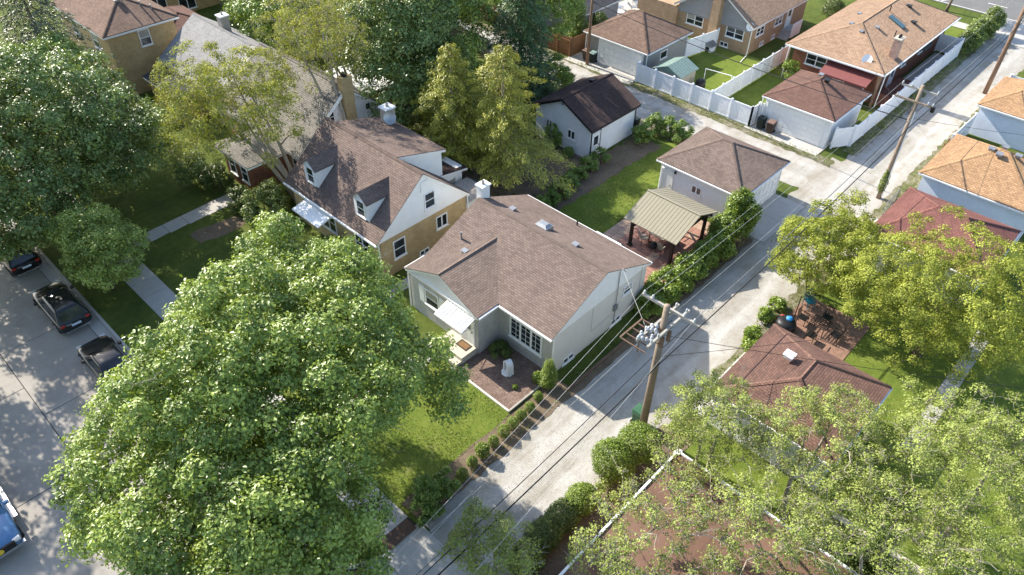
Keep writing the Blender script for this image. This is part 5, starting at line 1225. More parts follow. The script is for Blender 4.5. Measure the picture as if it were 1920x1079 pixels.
def tree(name, label, base, c, rad, ncl, rcl, nleaf, leaf, mat, seed, tr=.2, bark='bark', twigs=4, zmin=-.4, inner=.45, cat='tree', group=None, gap=.22, stems=1, asp=.62, up=.3, dead=0, sep=1.05, boughs=16, br=.4, ext=(), cut=None):
    rg = np.random.default_rng(seed); c = np.array(c, float); rad = np.array(rad, float); base = np.array([*base, 0.])
    root = thing(name, label, cat, tuple(base), group)
    lob = lobes(rg)
    D = sph(rg, ncl*14); D = D[D[:, 2] > zmin]
    rr_ = rg.uniform(inner**2, 1, len(D))**.5
    q = D*rr_[:, None]*(1+gap*1.6*lob(D))[:, None]
    if boughs:                                 # crown built of big rounded boughs, clumps sit on their outer sides
        BD = np.array([[math.cos(k*2.39996)*math.sqrt(max(0, 1-z*z)), math.sin(k*2.39996)*math.sqrt(max(0, 1-z*z)), z] for k, z in enumerate(np.linspace(.97, zmin*.7, boughs))])
        BD += rg.normal(size=BD.shape)*.12; BP = BD*rg.uniform(.5, .72, boughs)[:, None]; BR = br*rg.uniform(.7, 1.2, boughs)
        for ex in ext: BP = np.vstack([BP, ex[:3]]); BD = np.vstack([BD, np.array(ex[:3])/np.linalg.norm(ex[:3])]); BR = np.append(BR, ex[3])
        boughs = len(BR)
        kk = rg.integers(0, boughs, len(D)); dd = sph(rg, len(D))+BD[kk]*.55; dd /= np.linalg.norm(dd, axis=1, keepdims=True)
        q = BP[kk]+dd*(BR[kk]*rg.uniform(.75, 1.05, len(D)))[:, None]; D = dd*.6+q*.6; D /= np.linalg.norm(D, axis=1, keepdims=True)
    if cut is not None:                        # a side where the crown grows less
        kq = (q @ np.array(cut[:3])) + .05*np.sin(q[:, 0]*9+q[:, 1]*7) < cut[3]
        kq &= ~((q[:, 0] > .12) & (q[:, 0] < .8) & ((q @ np.array([.15, -.85, -.45])) > cut[4])); q = q[kq]; D = D[kq]
    keep = []                                  # spaced clump centres
    md = (rcl/rad.mean())*sep
    KQ = np.full((ncl, 3), 1e6)
    for i in range(len(q)):
        if ((KQ[:len(keep)]-q[i])**2).sum(1).min(initial=9) > md*md: KQ[len(keep)] = q[i]; keep.append(i)
        if len(keep) >= ncl: break
    q = q[keep]; Cc = c+q*rad; D = D[keep]; m = len(Cc)
    Cc[:, 2] = np.maximum(Cc[:, 2], .35)
    cr = rcl*rg.uniform(.65, 1.3, m)
    # leaves
    wgt = cr**2; cnt = rg.multinomial(nleaf, wgt/wgt.sum()); idx = np.repeat(np.arange(m), cnt)
    out = D*np.array([1, 1, .8]); 
    e = sph(rg, nleaf)+out[idx]*.45+np.array([0, 0, .6]); e /= np.linalg.norm(e, axis=1, keepdims=True)
    rr2 = rg.uniform(.2, 1, nleaf)**.4
    wob = 1+.3*np.sin(e[:, 0]*5+idx)*np.cos(e[:, 1]*5+idx*2)
    P = Cc[idx]+e*(cr[idx]*rr2*wob)[:, None]*np.array([1, 1, .75])
    P += rg.normal(size=P.shape)*leaf*.5
    ok = P[:, 2] > .08; P = P[ok]; e = e[ok]; idx = idx[ok]
    Nn = e*.8+np.array([0, 0, up])+rg.normal(size=P.shape)*.34
    val = rg.random(len(P))*.6+.4*rg.random(m)[idx]
    leaf_obj('crown', P, Nn, leaf*rg.uniform(.55, 1.6, len(P)), LF[mat], root, asp, seed, val)
    # trunk, limbs, twigs
    mb = MB(); limbs = []
    for s in range(stems):
        b0 = base+np.array([.25*math.cos(s*2.4), .25*math.sin(s*2.4), 0])*(stems > 1)
        top = c+np.array([rg.uniform(-.15, .15)*rad[0], rg.uniform(-.15, .15)*rad[1], rad[2]*(.25 if stems == 1 else rg.uniform(-.1, .3))])
        if stems > 1: top[:2] += np.array([math.cos(s*2.4), math.sin(s*2.4)])*rad[0]*.3
        pts = [b0+(top-b0)*t+np.array([math.sin(t*4+s+seed), math.cos(t*5+s+seed), 0])*.04*np.linalg.norm(top-b0)*t*(1-t)*2 for t in np.linspace(0, 1, 7)]
        mb.tube(pts, [tr*(1-.78*t)*(1.25 if t == 0 else 1) for t in np.linspace(0, 1, 7)], 9)
        for t, p in zip(np.linspace(0, 1, 7), pts):
            if t > .3: limbs.append((p, tr*(1-.78*t)))
    order = np.argsort(np.linalg.norm(Cc-c, axis=1))
    for i in order:
        tgt = Cc[i]; best = min(limbs, key=lambda L: np.linalg.norm(L[0]-tgt)+(.6*max(0, L[0][2]-tgt[2]+.2*np.linalg.norm(L[0][:2]-tgt[:2]))))
        a, ra = best; mid = (a+tgt)/2+rg.normal(size=3)*.06*np.linalg.norm(tgt-a)+np.array([0, 0, .08*np.linalg.norm(tgt-a)])
        r0 = min(ra*.6, .11*tr/.2); mb.tube([a, mid, tgt], [r0, r0*.7, max(r0*.35, .008)], 5, False)
        limbs.append((mid, r0*.7)); limbs.append((tgt, max(r0*.4, .012)))
        for k in range(twigs):
            d = sph(rg, 1)[0]+D[i]*.6; d /= np.linalg.norm(d); tip = tgt+d*cr[i]*rg.uniform(.8, 1.25)
            mb.tube([tgt, (tgt+tip)/2+rg.normal(size=3)*.05, tip], [.016, .011, .005] if bark == 'bark_pale' else [.013, .009, .004], 3, False)
    mb.v = [tuple(np.array(v)) for v in mb.v]
    mb.build('trunk', bark, root, smooth=True, fix=False)
    if dead:
        db = MB()
        for k in range(dead):
            a = Cc[rg.integers(m)]; d = (a-c)/np.linalg.norm(a-c)*np.array([1, 1, .3]); p = a
            for j in range(4):
                e_ = p+d*rg.uniform(.25, .5)+rg.normal(size=3)*.15; db.tube([p, e_], [.018-.003*j, .014-.003*j], 3, False)
                for _ in range(2): db.tube([e_, e_+d*.25+rg.normal(size=3)*.16], [.009, .004], 3, False)
                p = e_
        db.build('dead_twigs', 'bark_pale', root, fix=False)['kind'] = 'stuff'
    return root
def conifer(name, label, base, h, r, mat, seed, z0=.6, nb=150, per=130, leaf=.16, droop=.35, power=.85, bark='bark', tr=.2, cat='tree', group=None, spread=.3, asp=.3, lean=(0, 0), wild=.35):
    rg = np.random.default_rng(seed); root = thing(name, label, cat, (*base, 0), group); b = np.array([*base, 0.])
    P = []; N = []; T = []; VV = []; mb = MB()
    mb.tube([b, b+np.array([lean[0]*.5, lean[1]*.5, h*.5]), b+np.array([lean[0], lean[1], h*.97])], [tr, tr*.6, .02], 8)
    lob = lobes(rg, 5)
    for i in range(nb):
        t = (i+rg.random())/nb; t = t**1.25*.98 if nb > 30 else t
        z = z0+(h-z0)*t; R_ = r*(1-t)**power*rg.uniform(.7, 1.12)+.12; a = i*2.39996+rg.uniform(-.3, .3)
        dv = np.array([math.cos(a), math.sin(a), 0]); R_ *= 1+wild*lob(np.array([[dv[0], dv[1], t*2]]))[0]
        o = b+np.array([lean[0]*t, lean[1]*t, z]); tip = o+dv*R_+np.array([0, 0, -droop*R_+.25*R_*(1-t)*(droop < .2)])
        mb.tube([o, (o+tip)/2+np.array([0, 0, .08*R_]), tip], [.035*(1-t)+.008, .02*(1-t)+.006, .004], 4, False)
        n = max(12, int(per*(.25+R_/r)))
        u = rg.uniform(.1, 1.04, n)**.7
        w_ = spread*R_*(1.1-u)+.06
        side = np.array([-dv[1], dv[0], 0])
        p = o+(tip-o)*u[:, None]+side*(rg.normal(size=n)*w_)[:, None]+np.array([0, 0, 1])*(.1*R_*np.sin(u*3.1)+rg.normal(size=n)*.09)[:, None]
        P.append(p); N.append(np.array([0, 0, 1.])+dv*.5+rg.normal(size=(n, 3))*.5); T.append(np.tile(dv-np.array([0, 0, droop*.8]), (n, 1))); VV.append(rg.random(n)*.55+.45*u*rg.random())
    P = np.concatenate(P); k = P[:, 2] > .05
    leaf_obj('crown', P[k], np.concatenate(N)[k], leaf*rg.uniform(.7, 1.4, k.sum()), LF[mat], root, asp, seed, np.concatenate(VV)[k], np.concatenate(T)[k], .08)
    mb.v = [tuple(v) for v in mb.v]; mb.build('trunk', bark, root, smooth=True, fix=False)
    return root
def shrub(name, label, c, rad, n, leaf, mat, seed, cat='shrub', group=None, box=False, asp=.55):
    rg = np.random.default_rng(seed); c = np.array([c[0], c[1], 0.]); rad = np.array(rad, float); root = thing(name, label, cat, tuple(c), group)
    lob = lobes(rg, 6); D = sph(rg, n); D[:, 2] = np.where(D[:, 2] < -.55, -D[:, 2], D[:, 2])
    if box:
        D2 = D/np.max(np.abs(D), axis=1, keepdims=True); D2 = D2*.6+D*.55
    else: D2 = D
    f = 1+.14*lob(D)+.05*np.sin(D[:, 0]*19+seed)*np.cos(D[:, 1]*17)
    P = c+np.array([0, 0, rad[2]*.95])+D2*rad*(f*rg.uniform(.72, 1.04, n))[:, None]
    k = P[:, 2] > .05
    leaf_obj('foliage', P[k], (D*.8+np.array([0, 0, .35])+rg.normal(size=(n, 3))*.45)[k], leaf*rg.uniform(.7, 1.35, k.sum()), LF[mat], root, asp, seed)
    mb = MB()
    for i in range(5):
        a = i*1.256; mb.tube([c, c+np.array([math.cos(a)*rad[0]*.3, math.sin(a)*rad[1]*.3, rad[2]*.8]), c+np.array([math.cos(a)*rad[0]*.6, math.sin(a)*rad[1]*.6, rad[2]*1.4])], [.035, .022, .008], 5, False)
    mb.v = [tuple(v) for v in mb.v]; mb.build('stem', 'bark', root, fix=False)
    return root
def bush(name, label, c, rad, n, leaf, mat, seed, group=None):
    k = max(12, int(26*rad[0]*rad[1]*rad[2]/.35))
    return tree(name, label, c, (c[0], c[1], rad[2]*.95), rad, min(k, 90), .3*max(rad)**.5*.9, n, leaf, mat, seed, .05, 'bark', 3, -.8, .3, 'shrub', group, .3, 3, boughs=6, br=.5, sep=.9)
# --- big trees
tree('maple_tree', 'huge broad maple with bright green leaves in front of the bungalow', (7.6, 20.8), (6.9, 19.6, 7.6), (6.1, 6.9, 5.4), 720, .68, 225000, .128, 'maple', 1, .38, twigs=3, zmin=-.6, inner=.4, dead=22, gap=.16, sep=1.15, boughs=34, br=.34, ext=[(.62, .75, .2, .4), (.78, .3, .2, .34), (.55, 1.0, -.05, .36), (-.75, -.55, -.2, .36), (.6, -.1, .1, .33), (.66, -.52, .05, .34), (-.85, .05, -.1, .36), (-.3, -.85, -.15, .36)], cut=(-.35, .8, .5, .7, .56))
tree('maple_tree', 'big dark green maple covering the parked black SUV', (8.6, 50.5), (7.8, 48.8, 5.9), (8.2, 7.4, 5.9), 460, .8, 105000, .175, 'maple_dark', 2, .4, twigs=2, zmin=-.85, inner=.45, gap=.14, sep=1.15, boughs=30, br=.36)
tree('maple_tree', 'leafy maple on the far side of the street shading the pickup', (-11.3, 41.5), (-6.0, 42.0, 7.4), (8.0, 7.6, 4.6), 150, 1.1, 24000, .24, 'maple', 34, .36, twigs=1, zmin=-.6, inner=.4)
tree('street_tree', 'small rounded olive green tree on the parkway beside parked SUVs', (7.7, 40.2), (8.0, 39.9, 3.1), (2.3, 2.6, 2.5), 150, .5, 22000, .12, 'light', 3, .13, twigs=3, zmin=-.8, boughs=12)
conifer('spruce_tree', 'grey green spruce with drooping boughs behind the dark maple', (14.5, 62), 13, 6.0, 'spruce', 4, 1.5, 160, 110, .28, .3, tr=.28, spread=.35)
tree('leafy_tree', 'bright green leafy tree behind the dark maple near the spruce', (12.5, 56.5), (12.5, 56.5, 5.6), (3.4, 3.4, 3.0), 60, .85, 17000, .19, 'bright', 5, .2, twigs=1)
tree('sparse_tree', 'spreading yellow green tree with leaning bare limbs over the grey roof', (20.9, 39.7), (18.9, 43.0, 7.2), (4.6, 5.0, 3.4), 240, .55, 28000, .115, 'spring', 6, .19, 'bark_pale', 7, zmin=-.8, stems=4, inner=.25, gap=.3, boughs=0)
tree('sparse_tree', 'tall thin olive budding tree behind the grey roofed house', (31.8, 47.0), (30.0, 47.6, 7.6), (3.4, 4.2, 4.0), 130, .6, 13000, .11, 'spring', 7, .15, 'bark_pale', 8, zmin=-.8, stems=3, inner=.25, gap=.3, boughs=0)
tree('sparse_tree', 'tall bare limbed tree growing between the cape house and grey roofed house', (25.6, 39.75), (26.2, 42.6, 9.4), (3.3, 3.8, 3.4), 150, .5, 11000, .1, 'spring', 37, .17, 'bark_pale', 9, zmin=-.85, stems=4, inner=.2, gap=.3, boughs=0)
tree('leafy_tree', 'large deep green tree behind the cape house chimney', (32.5, 41.5), (32.6, 42.0, 6.9), (4.2, 4.4, 5.6), 150, 1.05, 38000, .19, 'maple_dark', 8, .3, twigs=1, zmin=-.8)
tree('leafy_tree', 'dark green tree standing behind the golden cedars', (36.8, 43.8), (37.2, 43.5, 7.9), (4.3, 4.2, 6.1), 110, .95, 26000, .2, 'maple', 9, .28, twigs=1, zmin=-.8)
conifer('cypress_tree', 'dark green feathery conifer behind the golden cedars', (34.4, 37.6), 9.0, 2.5, 'olive', 10, .8, 110, 130, .19, .3, tr=.17)
conifer('cedar_tree', 'golden green cedar with trunk next to the cape house annex', (31.0, 34.8), 10.0, 4.0, 'cedar', 11, 1.6, 120, 340, .16, .12, .62, 'bark_pale', .2, spread=.2, wild=.5)
conifer('cedar_tree', 'golden green cedar standing between the bungalow and white gable garage', (32.6, 31.5), 10.4, 4.3, 'cedar', 12, 1.5, 125, 350, .16, .12, .62, 'bark_pale', .22, spread=.2, wild=.5)
conifer('cypress_tree', 'green feathery conifer between the golden cedars and the deep green tree', (32.8, 38.0), 8.2, 3.0, 'olive', 38, .8, 90, 300, .17, .15, .55, tr=.17, spread=.26, wild=.6)
conifer('spruce_tree', 'tall dark blue green conifer behind the white gable garage', (42.0, 38.6), 12.2, 3.7, 'conifer', 13, .4, 230, 200, .21, .22, .62, tr=.22)
tree('alley_tree', 'loose leafy tree with dark trunk beside the sunlit side alley', (48.0, 41.9), (48.4, 42.2, 6.3), (3.3, 3.6, 3.4), 80, .8, 16000, .17, 'bright', 14, .22, twigs=3, zmin=-.5)
tree('background_tree', 'green tree at the far end of the side alley', (44.5, 57), (44.5, 57, 5), (4, 4, 4.4), 70, 1.0, 13000, .22, 'bright', 15, .25, twigs=1)
tree('background_tree', 'dense green tree beyond the board fence', (55.5, 57), (55.5, 56.5, 4.6), (3.6, 4.2, 4.2), 70, 1.0, 13000, .22, 'maple', 16, .25, twigs=1)
tree('background_tree', 'tall green tree behind the dark conifer', (39.5, 52), (39.5, 52, 5.5), (4.5, 4.5, 4.8), 80, 1.1, 14300, .22, 'maple', 17, .25, twigs=1)
tree('background_tree', 'pale green tree behind the light grey roof', (33.5, 60), (33.5, 60, 4), (4, 5, 4), 70, 1.0, 13000, .22, 'bright', 18, .25, twigs=1)
tree('background_tree', 'olive tree behind the white annex roof', (36.5, 66), (36.5, 66, 4.4), (4.5, 5, 4.4), 70, 1.1, 11700, .24, 'olive', 19, .25, twigs=1)
tree('background_tree', 'leafy green tree in the far back yards', (46, 67), (46, 67, 4.5), (5, 5, 4.4), 70, 1.2, 11700, .25, 'bright', 20, .25, twigs=1)
tree('background_tree', 'dark leafy tree next to the far brick house', (38, 76), (38, 76, 4.6), (4.5, 5, 4.6), 70, 1.2, 10400, .26, 'maple', 21, .25, twigs=1)
tree('background_tree', 'leafy tree beyond the brown board fence by the pole', (59.5, 53), (59.5, 52.5, 4), (3, 3.5, 3.6), 60, 1.0, 9100, .22, 'bright', 22, .22, twigs=1)
conifer('arborvitae_tree', 'tall dense arborvitae behind the cedar board fence', (55.0, 43.4), 5.4, 1.25, 'hedge', 23, .1, 110, 110, .14, -.5, .45, tr=.1)
shrub('round_shrub', 'dark round shrub behind the grey hip garage', (57.8, 42.7), (1.0, 1.0, 1.3), 5000, .12, 'yew', 24)
bush('leafy_shrub', 'big leafy shrub beside the dark conifer near the side alley', (45.9, 38.2), (1.5, 1.5, 1.35), 11000, .12, 'hedge', 25)
# --- trees on the right
tree('leafy_tree', 'wide yellow green tree shading the lawn beside the red roofed garage', (36.5, 2.8), (36.4, 2.9, 4.5), (4.6, 4.7, 3.7), 420, .45, 66000, .09, 'yellowgreen', 26, .24, twigs=4, zmin=-.95, inner=.35, gap=.25, boughs=0)
tree('leafy_tree', 'bright green tree leaning over the gravel alley beside the brick patio', (37.0, 9.4), (36.9, 9.5, 3.2), (3.0, 2.7, 2.4), 170, .45, 34000, .1, 'yellowgreen', 27, .14, twigs=3, zmin=-.7, stems=2)
tree('sapling', 'thin sparse young tree with bare upright twigs beside the alley', (41.0, 9.9), (41.0, 9.9, 3.0), (1.6, 1.3, 2.3), 40, .45, 3800, .11, 'yellowgreen', 28, .06, 'bark_pale', 7, zmin=-.7, stems=3, inner=.2, boughs=0)
tree('sparse_tree', 'pale budding tree with grey limbs leaning over the alley edge of the rust roofed garage', (20.8, 6.9), (20.6, 7.2, 4.5), (2.7, 2.4, 1.9), 130, .38, 14500, .079, 'pale', 29, .12, 'bark_pale', 8, zmin=-.7, stems=2, inner=.3, gap=.28, dead=7, boughs=0)
tree('sparse_tree', 'pale budding tree with grey limbs over the lawn corner of the rust roofed garage', (21.8, 3.0), (22.6, 3.1, 5.2), (2.9, 2.8, 2.0), 140, .38, 16240, .079, 'pale', 35, .14, 'bark_pale', 9, zmin=-.7, stems=2, inner=.3, gap=.28, dead=8, boughs=0)
tree('sparse_tree', 'pale budding tree spreading over the flat brown roof', (12.2, 8.5), (13.4, 5.6, 5.6), (2.8, 2.6, 1.7), 110, .38, 10440, .079, 'pale', 30, .13, 'bark_pale', 9, zmin=-.7, stems=2, inner=.3, gap=.3, dead=10, boughs=0)
tree('sparse_tree', 'pale twiggy tree rising past the inner edge of the flat brown roof', (19.9, 1.6), (16.6, 2.6, 5.8), (2.8, 2.7, 1.6), 110, .38, 10440, .079, 'pale', 36, .13, 'bark_pale', 10, zmin=-.7, stems=2, inner=.3, gap=.3, dead=10, boughs=0)
tree('sparse_tree', 'small pale budding tree at the alley mouth', (9.5, 9.0), (9.8, 10.0, 4.2), (1.8, 2.0, 1.5), 70, .38, 9520, .079, 'pale', 31, .09, 'bark_pale', 8, zmin=-.7, inner=.3, dead=6, boughs=0)
tree('sparse_tree', 'broad pale budding tree over the lawn past the retaining wall', (25.5, -2.5), (25.0, -2.0, 5.4), (4.2, 3.9, 2.8), 260, .42, 38080, .079, 'pale', 32, .17, 'bark_pale', 7, zmin=-.7, stems=2, inner=.3, gap=.25, dead=8, boughs=0)
tree('sparse_tree', 'pale budding tree behind the retaining wall at the flat roofed house', (20.6, -1.2), (19.6, -.6, 5.6), (2.8, 3.0, 2.0), 110, .4, 12319, .079, 'pale', 33, .12, 'bark_pale', 8, zmin=-.7, stems=2, inner=.3, dead=6, boughs=0)
# --- shrubs
for i, (x, y) in enumerate([(19.22, 15.9), (18.4, 15.72), (17.7, 15.68), (17.0, 15.62), (16.32, 15.6), (15.55, 15.55), (14.0, 15.45), (13.2, 15.3)]):
    k = random.uniform(.9, 1.15)
    shrub('boxwood', '%s small clipped boxwood counting from the pointed arborvitae' % ORD[i], (x, y), (.29*k, .29*k, .33*k), 1900, .05, 'hedge', 100+i, group='clipped boxwoods along the alley')
shrub('leafy_shrub', 'loose untrimmed shrub within the boxwood row', (14.75, 15.5), (.36, .36, .45), 1500, .08, 'hedge', 110)
for i, (x, y, s, l) in enumerate([(12.1, 15.3, .6, 'leafy shrub at the sidewalk end of the boxwood row'), (11.2, 15.5, .75, 'larger leafy shrub at the sidewalk end of the boxwood row'), (10.7, 14.9, .5, 'low shrub at the corner of sidewalk and alley')]):
    bush('leafy_shrub', l, (x, y), (s, s*.8, s), 3500, .1, 'bright', 115+i)
conifer('arborvitae', 'small pointed arborvitae at the corner of the bungalow', (20.25, 16.1), 1.95, .42, 'hedge', 120, .02, 80, 60, .09, -.6, .6, tr=.04, cat='shrub')
shrub('leafy_shrub', 'small leafy plant beside the pointed arborvitae', (20.1, 16.75), (.3, .3, .4), 500, .1, 'hedge', 121)
bush('leafy_shrub', 'low green shrub in the mulch at the inner corner of the bungalow', (20.2, 19.6), (.5, .55, .35), 2600, .08, 'yew', 122)
shrub('seedling', 'tiny bright green plant in the mulch bed', (18.95, 17.3), (.17, .17, .15), 220, .08, 'hedge', 123)
for i, (x, y) in enumerate([(18.4, 10.4), (20.0, 10.1)]):
    shrub('topiary_shrub', ['dense clipped globe yew by the pole on the planter side', 'dense clipped globe yew touching the utility pole'][i], (x, y), (1.02, 1.02, .98), 13000, .075, 'box', 125+i)
for i, (x, y, rx, ry, rz, mt, l) in enumerate([(15.9, 10.3, .85, .7, .62, 'hedge', 'clipped hedge section with sunlight put into its brighter leaf colour, next to the wispy shrub'), (14.7, 10.35, 1.0, .75, .55, 'yew', 'dark hedge section in the middle of the row by the flat roofed house'), (13.4, 10.35, 1.05, .75, .58, 'yew', 'dark tall hedge section between middle section and alley mouth'), (12.2, 10.2, .95, .75, .5, 'yew', 'dark hedge end at the alley mouth'), (17.0, 9.7, .5, .5, .55, 'pale', 'wispy pale shrub beside the globe yews')]):  # lit end of the dark hedge painted by a brighter leaf colour
    (bush if mt == 'pale' else shrub)('hedge', l, (x, y), (rx, ry, rz), int((9000 if mt != 'pale' else 3000)*rx), .075, mt, 130+i)
for i, (x, y, r_, h_) in enumerate([(39.0, 15.85, .85, 1.75), (37.5, 15.8, 1.1, 1.25), (35.9, 15.65, .95, .95), (34.4, 15.6, 1.0, .85), (32.9, 15.6, .95, .85), (31.5, 15.6, .9, .75), (30.1, 15.7, .85, .8), (28.8, 15.75, .75, .7)]):
    bush('hedge_shrub', ['tallest leafy shrub of the alley hedge beside the garage door', 'second tall shrub of the alley hedge beside the gazebo', 'leafy shrub of the alley hedge level with the gazebo post'][i] if i < 3 else '%s shrub of the alley hedge counting from the garage door' % ORD[i], (x, y+random.uniform(-.1, .25)), (r_, .85, h_), int(6500*h_), .125, 'hedge', 140+i, group=None if i < 3 else 'low hedge shrubs along the patio')
for i, (x, y) in enumerate([(39.6, 28.1), (38.2, 27.9), (36.8, 27.8), (35.4, 27.5), (34.1, 27.2), (32.8, 27.0), (31.6, 26.9)]):
    bush('hedge_shrub', '%s low shrub dividing the back yards counting from the white garage' % ORD[i], (x, y), (.65, .6, random.uniform(.45, .65)), 2600, .1, 'bright', 160+i, group='shrubs dividing the back yards')
for i, (x, y) in enumerate([(46.4, 27.8), (46.8, 26.7), (47.0, 25.7), (44.4, 27.6)]):
    bush('hedge_shrub', ['leafy shrub by the bin at the white garage corner', 'leafy shrub in the middle of the side alley clump', 'leafy shrub nearest the brown hip roof at the side alley', 'leafy shrub against the lit wall of the white garage'][i], (x, y), (.75, .75, .7), 3200, .11, 'bright', 170+i, group='shrubs at the side alley')
bush('leafy_shrub', 'shrub against the gable end of the white garage', (38.9, 32.2), (.6, .6, .9), 2200, .11, 'bright', 175); shrub('leafy_shrub', 'low shrub by the door corner of the white garage', (38.7, 30.4), (.45, .45, .4), 1300, .1, 'bright', 176)
m = 0
for i, (x, y, a, b, mt, l) in enumerate([(18.7, 40.4, 1.6, 1.0, 'olive', 'large rounded bush in front of the cape house'), (17.6, 42.0, .8, .8, 'yew', 'dark bush by the grey house porch'), (17.8, 45.6, .9, .9, 'yew', 'dark bush beside the front walk'), (17.2, 47.6, 1.1, 1.0, 'maple_dark', 'dense dark bush beyond the front walk'), (18.6, 33.0, .8, .8, 'olive', 'bush under the cape house awning'), (18.4, 31.0, .8, .65, 'yew', 'low bush under the cape house window'), (18.9, 28.7, .6, .4, 'yew', 'low plants in the passage beside the bungalow')]):
    bush('garden_bush', l, (x, y), (a, a, b), int(6500*a), .1, mt, 180+i)
for i, (x, y) in enumerate([(33.0, 10.4), (31.2, 10.15), (30.3, 9.9), (34.3, 10.4)]):
    bush('leafy_shrub', ['bright tuft of leaves at the alley edge by the brick patio', 'bright tuft beside the rust roofed garage corner', 'small tuft beside the garage pad', 'small tuft below the leaning tree'][i], (x, y), (.5, .4, .35), 1500, .12, 'hedge', 190+i)
for i, (x, y, r_) in enumerate([(81, 15.4, 1.1), (83, 15.4, 1.2), (85, 15.3, 1.2), (87, 15.3, 1.6)]):
    bush('hedge_shrub', '%s olive hedge shrub counting from the end of the long white fence' % ORD[i], (x, y), (1.2, .9, r_*.8), 5000, .14, 'olive', 200+i, group='hedge at the far end of the alley')
bush('leafy_shrub', 'shrub beside the brick ranch rear wall', (63.0, 24.6), (.7, .7, .9), 2600, .12, 'hedge', 205)
shrub('leafy_shrub', 'small plant between the orange roofed garages', (58.8, 6.2), (.5, .5, .7), 1000, .12, 'hedge', 206)
shrub('vine', 'green vine climbing the base of the crossarm pole', (50.2, 10.9), (.26, .26, 1.3), 1600, .1, 'olive', 207)
shrub('hedge_shrub', 'dark shrub behind the ranch by the far street', (79.5, 28.5), (1.2, 1.2, 1.0), 4000, .13, 'yew', 208)
tree('background_tree', 'small street tree on the far parkway', (90.5, 20.5), (90.5, 20.5, 4.5), (1.8, 1.8, 1.6), 30, .6, 5000, .16, 'bright', 209, .15, twigs=1)
bush('leafy_shrub', 'shrubby undergrowth below the pale budding trees', (22.2, -.6), (.9, .8, .8), 4000, .1, 'olive', 210); shrub('leafy_shrub', 'bright shrub by the end of the retaining wall', (22.0, .9), (.6, .6, .6), 2500, .1, 'hedge', 211)
# --- weeds, gravel stones and fallen leaves: uncountable
def tufts(name, label, rects, n, h, mat, seed):
    rg = np.random.default_rng(seed); P = []
    for x0, y0, x1, y1 in rects:
        k = int(n*(x1-x0)*(y1-y0)); p = np.stack([rg.uniform(x0, x1, k), rg.uniform(y0, y1, k), rg.uniform(.03, h, k)], 1)
        cl = np.sin(p[:, 0]*2.1+seed)+np.cos(p[:, 1]*3.3)+rg.normal(size=k)*.6; P.append(p[cl > .1])
    P = np.concatenate(P); root = thing(name, label, 'weeds', (0, 0, 0)); bpy.data.objects.remove(root)
    dummy = bpy.data.objects.new('tmp', None); COL.objects.link(dummy); WL['tmp'] = Vector()
    Nn = rg.normal(size=P.shape)*.6+np.array([0, 0, .4]); T = rg.normal(size=P.shape)*.5+np.array([0, 0, 1.])
    o = leaf_obj(name, P, Nn, rg.uniform(.08, .2, len(P)), LF[mat], dummy, .35, seed, None, T); o.parent = None; bpy.data.objects.remove(dummy)
    o['kind'] = 'stuff'; o['label'] = label; o['category'] = 'weeds'
tufts('weeds', 'green weeds growing along the alley edges', [(54.5, 14.5, 84, 15.4), (51.8, 15.6, 52.6, 34), (24, 9.6, 47, 10.2), (47.5, 9.6, 63, 10.3), (51.6, 34, 52.2, 42), (10.4, 15.0, 30, 15.2), (28, 14.9, 40, 15.2), (40, 13.6, 44, 14.1)], 45, .14, 'hedge', 300)
tufts('ground_cover', 'ground cover plants along house walls', [(20.9, 15.4, 30, 16.4), (19.9, 28.5, 27, 29.0), (40.7, 28.2, 45.5, 28.8), (29.9, 28.6, 32, 31)], 60, .16, 'yew', 301)
tufts('dry_brush', 'dry brown brush and leaf litter at the hedge foot', [(28, 14.9, 40, 15.5), (10.5, 8.9, 22, 9.9), (29, 9.7, 36, 10.2), (27.5, 31, 31.5, 39)], 40, .08, 'dead', 302)
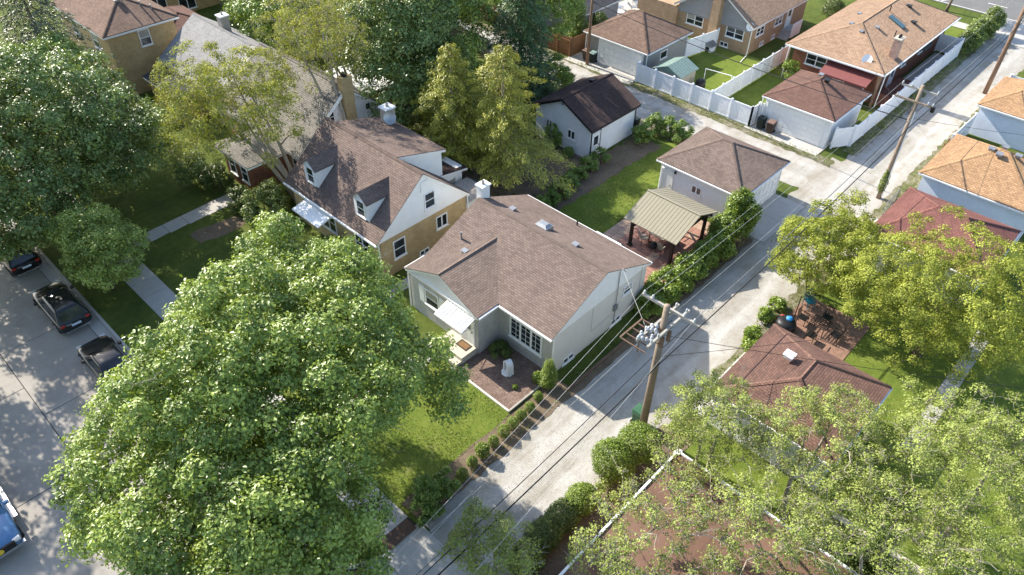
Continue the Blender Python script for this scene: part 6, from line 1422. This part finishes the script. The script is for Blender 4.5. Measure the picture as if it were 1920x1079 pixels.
def turf(name, label, rects, n, mat, seed, hmax=.05):
    rg = np.random.default_rng(seed); P = []
    for x0, y0, x1, y1 in rects:
        k = int(n*(x1-x0)*(y1-y0)); P.append(np.stack([rg.uniform(x0, x1, k), rg.uniform(y0, y1, k), rg.uniform(.02, hmax, k)], 1))
    P = np.concatenate(P); c = np.sin(P[:, 0]*1.7+seed)*np.cos(P[:, 1]*1.3)+rg.normal(size=len(P))*.5; P = P[c > -.35]
    dummy = bpy.data.objects.new('tmp', None); COL.objects.link(dummy); WL['tmp'] = Vector()
    o = leaf_obj(name, P, rg.normal(size=P.shape)*.7+np.array([0, 0, .5]), rg.uniform(.05, .11, len(P)), LF[mat], dummy, .3, seed, None, rg.normal(size=P.shape)*.6+np.array([0, 0, 1.])); o.parent = None; bpy.data.objects.remove(dummy)
    tag(o, label, 'grass', kind='stuff')
turf('grass_blades', 'short grass blades on the front lawn of the bungalow', [(10.2, 16.2, 17.5, 27.3), (6.2, 17.5, 8.4, 30)], 260, 'turf', 320)
turf('grass_blades', 'short grass blades on the back lawn behind the bungalow', [(29.7, 22.5, 45, 26.3)], 220, 'turf', 321)
turf('grass_blades', 'short grass blades on the lawn among the budding trees', [(23.6, -6, 46, 8.6)], 70, 'turf', 322)
def pebbles(seed=310):
    rg = np.random.default_rng(seed); n = 2200
    P = np.stack([rg.uniform(10.4, 40, n), rg.uniform(10.1, 14.9, n), np.full(n, .02)], 1)
    m = MB(); V = []; F = []
    s = rg.uniform(.012, .028, n)
    base = np.array([[1, 0, 0], [-.5, .87, 0], [-.5, -.87, 0], [0, 0, .9]])
    a = rg.uniform(0, 6.28, n); ca, sa = np.cos(a), np.sin(a)
    B = base[None]*s[:, None, None]; X = B[..., 0]*ca[:, None]-B[..., 1]*sa[:, None]; Y = B[..., 0]*sa[:, None]+B[..., 1]*ca[:, None]
    V = np.stack([X, Y, B[..., 2]], -1)+P[:, None]
    k = np.arange(n)[:, None, None]*4; F = (np.array([[0, 1, 3], [1, 2, 3], [2, 0, 3]])[None]+k).reshape(-1, 3)
    me = bpy.data.meshes.new('gravel_stones'); me.from_pydata(V.reshape(-1, 3).tolist(), [], F.tolist()); me.materials.append(MT['gravel'])
    o = bpy.data.objects.new('gravel_stones', me); COL.objects.link(o); tag(o, 'loose pale gravel stones scattered on the alley', 'gravel', kind='stuff')
pebbles()
